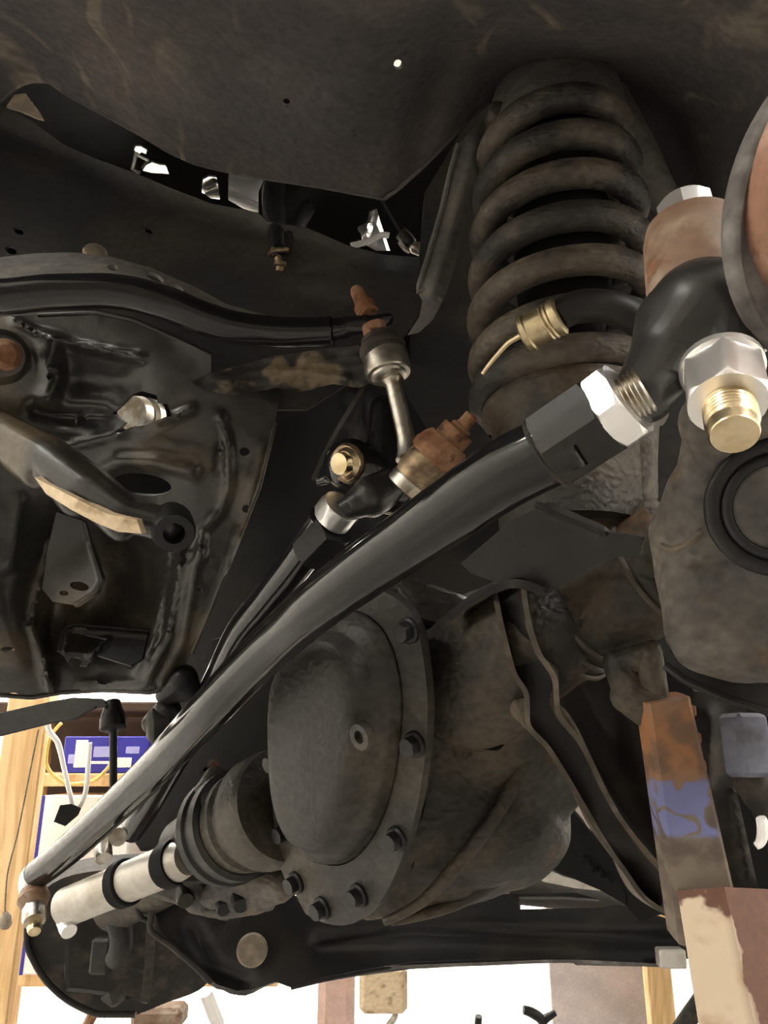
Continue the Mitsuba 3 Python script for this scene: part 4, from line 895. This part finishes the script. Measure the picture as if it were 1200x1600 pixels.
put('shelf_unit__lower_board', box([s0[0] + .12, s0[1] + .10, .44], [.95, .34, .036]), 'm_wood', 20)
tag('shelf_unit', 'wooden garage shelf with a thick post at the left edge', 'shelf')
bc = P(170, 1178, 2.30)
put('blue_box__carton', box([bc[0], bc[1] + .05, s0[2] + .013 + .052], [.25, .16, .104], bev=.003), 'm_blue', 20)
for k, (dx, w, z, h, m) in enumerate(((-.072, .036, .055, .078, 'm_white'), (-.098, .02, .04, .026, 'm_bluelight'), (.0, .07, .06, .03, 'm_bluelight'), (.055, .05, .03, .028, 'm_white'), (-.01, .07, .03, .008, 'm_white'), (.08, .04, .065, .02, 'm_bluelight'))):
    put('blue_box__print', box([bc[0] + dx, bc[1] - .0305, s0[2] + .013 + z], [w, .002, h], bev=.0005), m, False)
tag('blue_box', 'blue carton with white print on the garage shelf', 'box')
wb = P(100, 1320, 2.15)
put('white_box__carton', box([wb[0] + .05, wb[1] + .1, .458 + .225], [.26, .2, .45], bev=.004), 'm_white', 20)
put('white_box__blue_edge', box([wb[0] - .076, wb[1] - .001, .458 + .225], [.012, .006, .45], bev=.001), 'm_blue', 20)
tag('white_box', 'tall white carton with a blue edge below the shelf', 'box')
cy = [(96, 1130, 1.9, .0045), (76, 1160, 1.9, .0045), (72, 1190, 1.9, .0045), (84, 1212, 1.9, .0045), (112, 1225, 1.9, .0045), (140, 1222, 1.9, .0045), (166, 1203, 1.9, .0045), (180, 1180, 1.9, .0045)]
put('yellow_cord', tube(cy, 10, 80), 'm_cordyellow', True); tag('yellow_cord', 'yellow cord hanging in a loop in front of the blue carton', 'cord')
put('extension_cord__cord', tube([(70, 1100, 1.85, .007), (76, 1140, 1.85, .007), (90, 1160, 1.85, .007), (100, 1200, 1.85, .006), (108, 1235, 1.85, .006), (116, 1262, 1.85, .006)], 10), 'm_cordwhite', True)
put('extension_cord__cord', tube([(140, 1160, 1.86, .006), (136, 1222, 1.85, .006), (133, 1240, 1.85, .006), (122, 1264, 1.85, .006)], 10), 'm_cordwhite', True)
put('extension_cord__plug', hull(*[P(x, y, d)[None] for x, y in ((94, 1258), (112, 1256), (127, 1263), (122, 1274), (102, 1291), (84, 1284)) for d in (1.8, 1.86)]), 'm_black', 20)
tag('extension_cord', 'white cord hanging with a small black plug at its end', 'cord')
put('pull_cord', cat(tube([(60, 1140, 1.70, .0018), (48, 1200, 1.70, .0018), (28, 1300, 1.70, .0018), (10, 1380, 1.70, .0018), (8, 1425, 1.70, .0018)], 8), lathe(P(8, 1424, 1.70), P(9, 1452, 1.69), [(0, .004), (.3, .012), (.8, .013), (1, .006)], 18)), 'm_plug', True)
tag('pull_cord', 'thin grey pull cord with a small knob in front of the wooden post', 'cord')
# things on the floor below the rail
upright(526, 1560, 2.35, .11, .11, 0, 1.0, 'm_pink', 'steel_column', .03); tag('steel_column', 'pinkish painted column standing under the lower rail', 'column')
hb = P(599, 1540, 2.2)
put('work_stool__block', box(hb, [.135, .10, .12], bev=.014), 'm_tan', 20)
st = P(612, 1565, 2.2)
put('work_stool__stem', sweep(spline(np.array([[st[0], st[1], st[2]], [st[0] + .01, st[1], st[2] - .03], [st[0] - .02, st[1], st[2] - .08], [st[0] - .02, st[1], .02]]), 40), .009, 12), 'm_zincdull')
put('work_stool__foot', lathe([st[0] - .02, st[1], 0.001], [st[0] - .02, st[1], .03], [(0, .10), (.4, .10), (1, .02)], 30), 'm_zincdull')
tag('work_stool', 'tan block on a thin bent stem hanging below the lower rail', 'stand')
pp = P(945, 1560, 2.75)
put('shade_board', box([pp[0], pp[1], .45], [.40, .03, .90], rz=0.05, bev=.004), 'm_shade_pink', 20)  # greyish pink colour stands for the shade beneath the car
tag('shade_board', 'greyish pink board coloured for the shade under the car at the lower right', 'board')
upright(1030, 1560, 2.62, .085, .05, 0, .95, 'm_wood', 'door_post'); tag('door_post', 'narrow wooden post standing right of the pink board', 'post')
put('floor_hook', cat(tube([(818, 1578, 2.3, .012), (834, 1584, 2.3, .014), (848, 1598, 2.3, .014), (846, 1640, 2.3, .012)], 12), tube([(868, 1582, 2.3, .009), (852, 1592, 2.3, .012)], 12), tube([(846, 1640, 2.3, .012), (846, 1780, 2.3, .012)], 12)), 'm_satin')
tag('floor_hook', 'dark forked hook rising from the bottom edge near the pink board', 'hook')
put('floor_lever', tube([(748, 1588, 2.3, .010), (744, 1640, 2.3, .012), (738, 1790, 2.3, .012)], 12), 'm_satin')
tag('floor_lever', 'thin dark lever at the bottom edge below the rail', 'lever')
put('stand_foot_bar', tube([(1096, 1560, 1.6, .016), (1066, 1606, 1.6, .018), (1000, 1700, 1.6, .018)], 12), 'm_rubber')
tag('stand_foot_bar', 'dark bar slanting behind the jack stand sleeve', 'bar')
fj = P(250, 1590, 1.45)
put('far_jack_stand__head', box(P(250, 1586, 1.45), [.095, .06, .035], bev=.008), 'm_rustband', 20)
put('far_jack_stand__leg', sweep(np.array([P(322, 1552, 1.5), P(340, 1600, 1.5), P(352, 1800, 1.5)]), .013, 8), 'm_white')
put('far_jack_stand__leg', sweep(np.array([P(146, 1584, 1.5), P(132, 1610, 1.5), P(90, 1800, 1.5)]), .010, 8), 'm_rust')
put('far_jack_stand__column', box([fj[0], fj[1] + .0, fj[2] / 2 - .02], [.07, .05, fj[2] - .02], bev=.004), 'm_rustband')
tag('far_jack_stand', 'worn far jack stand head and legs at the bottom left', 'jack stand')
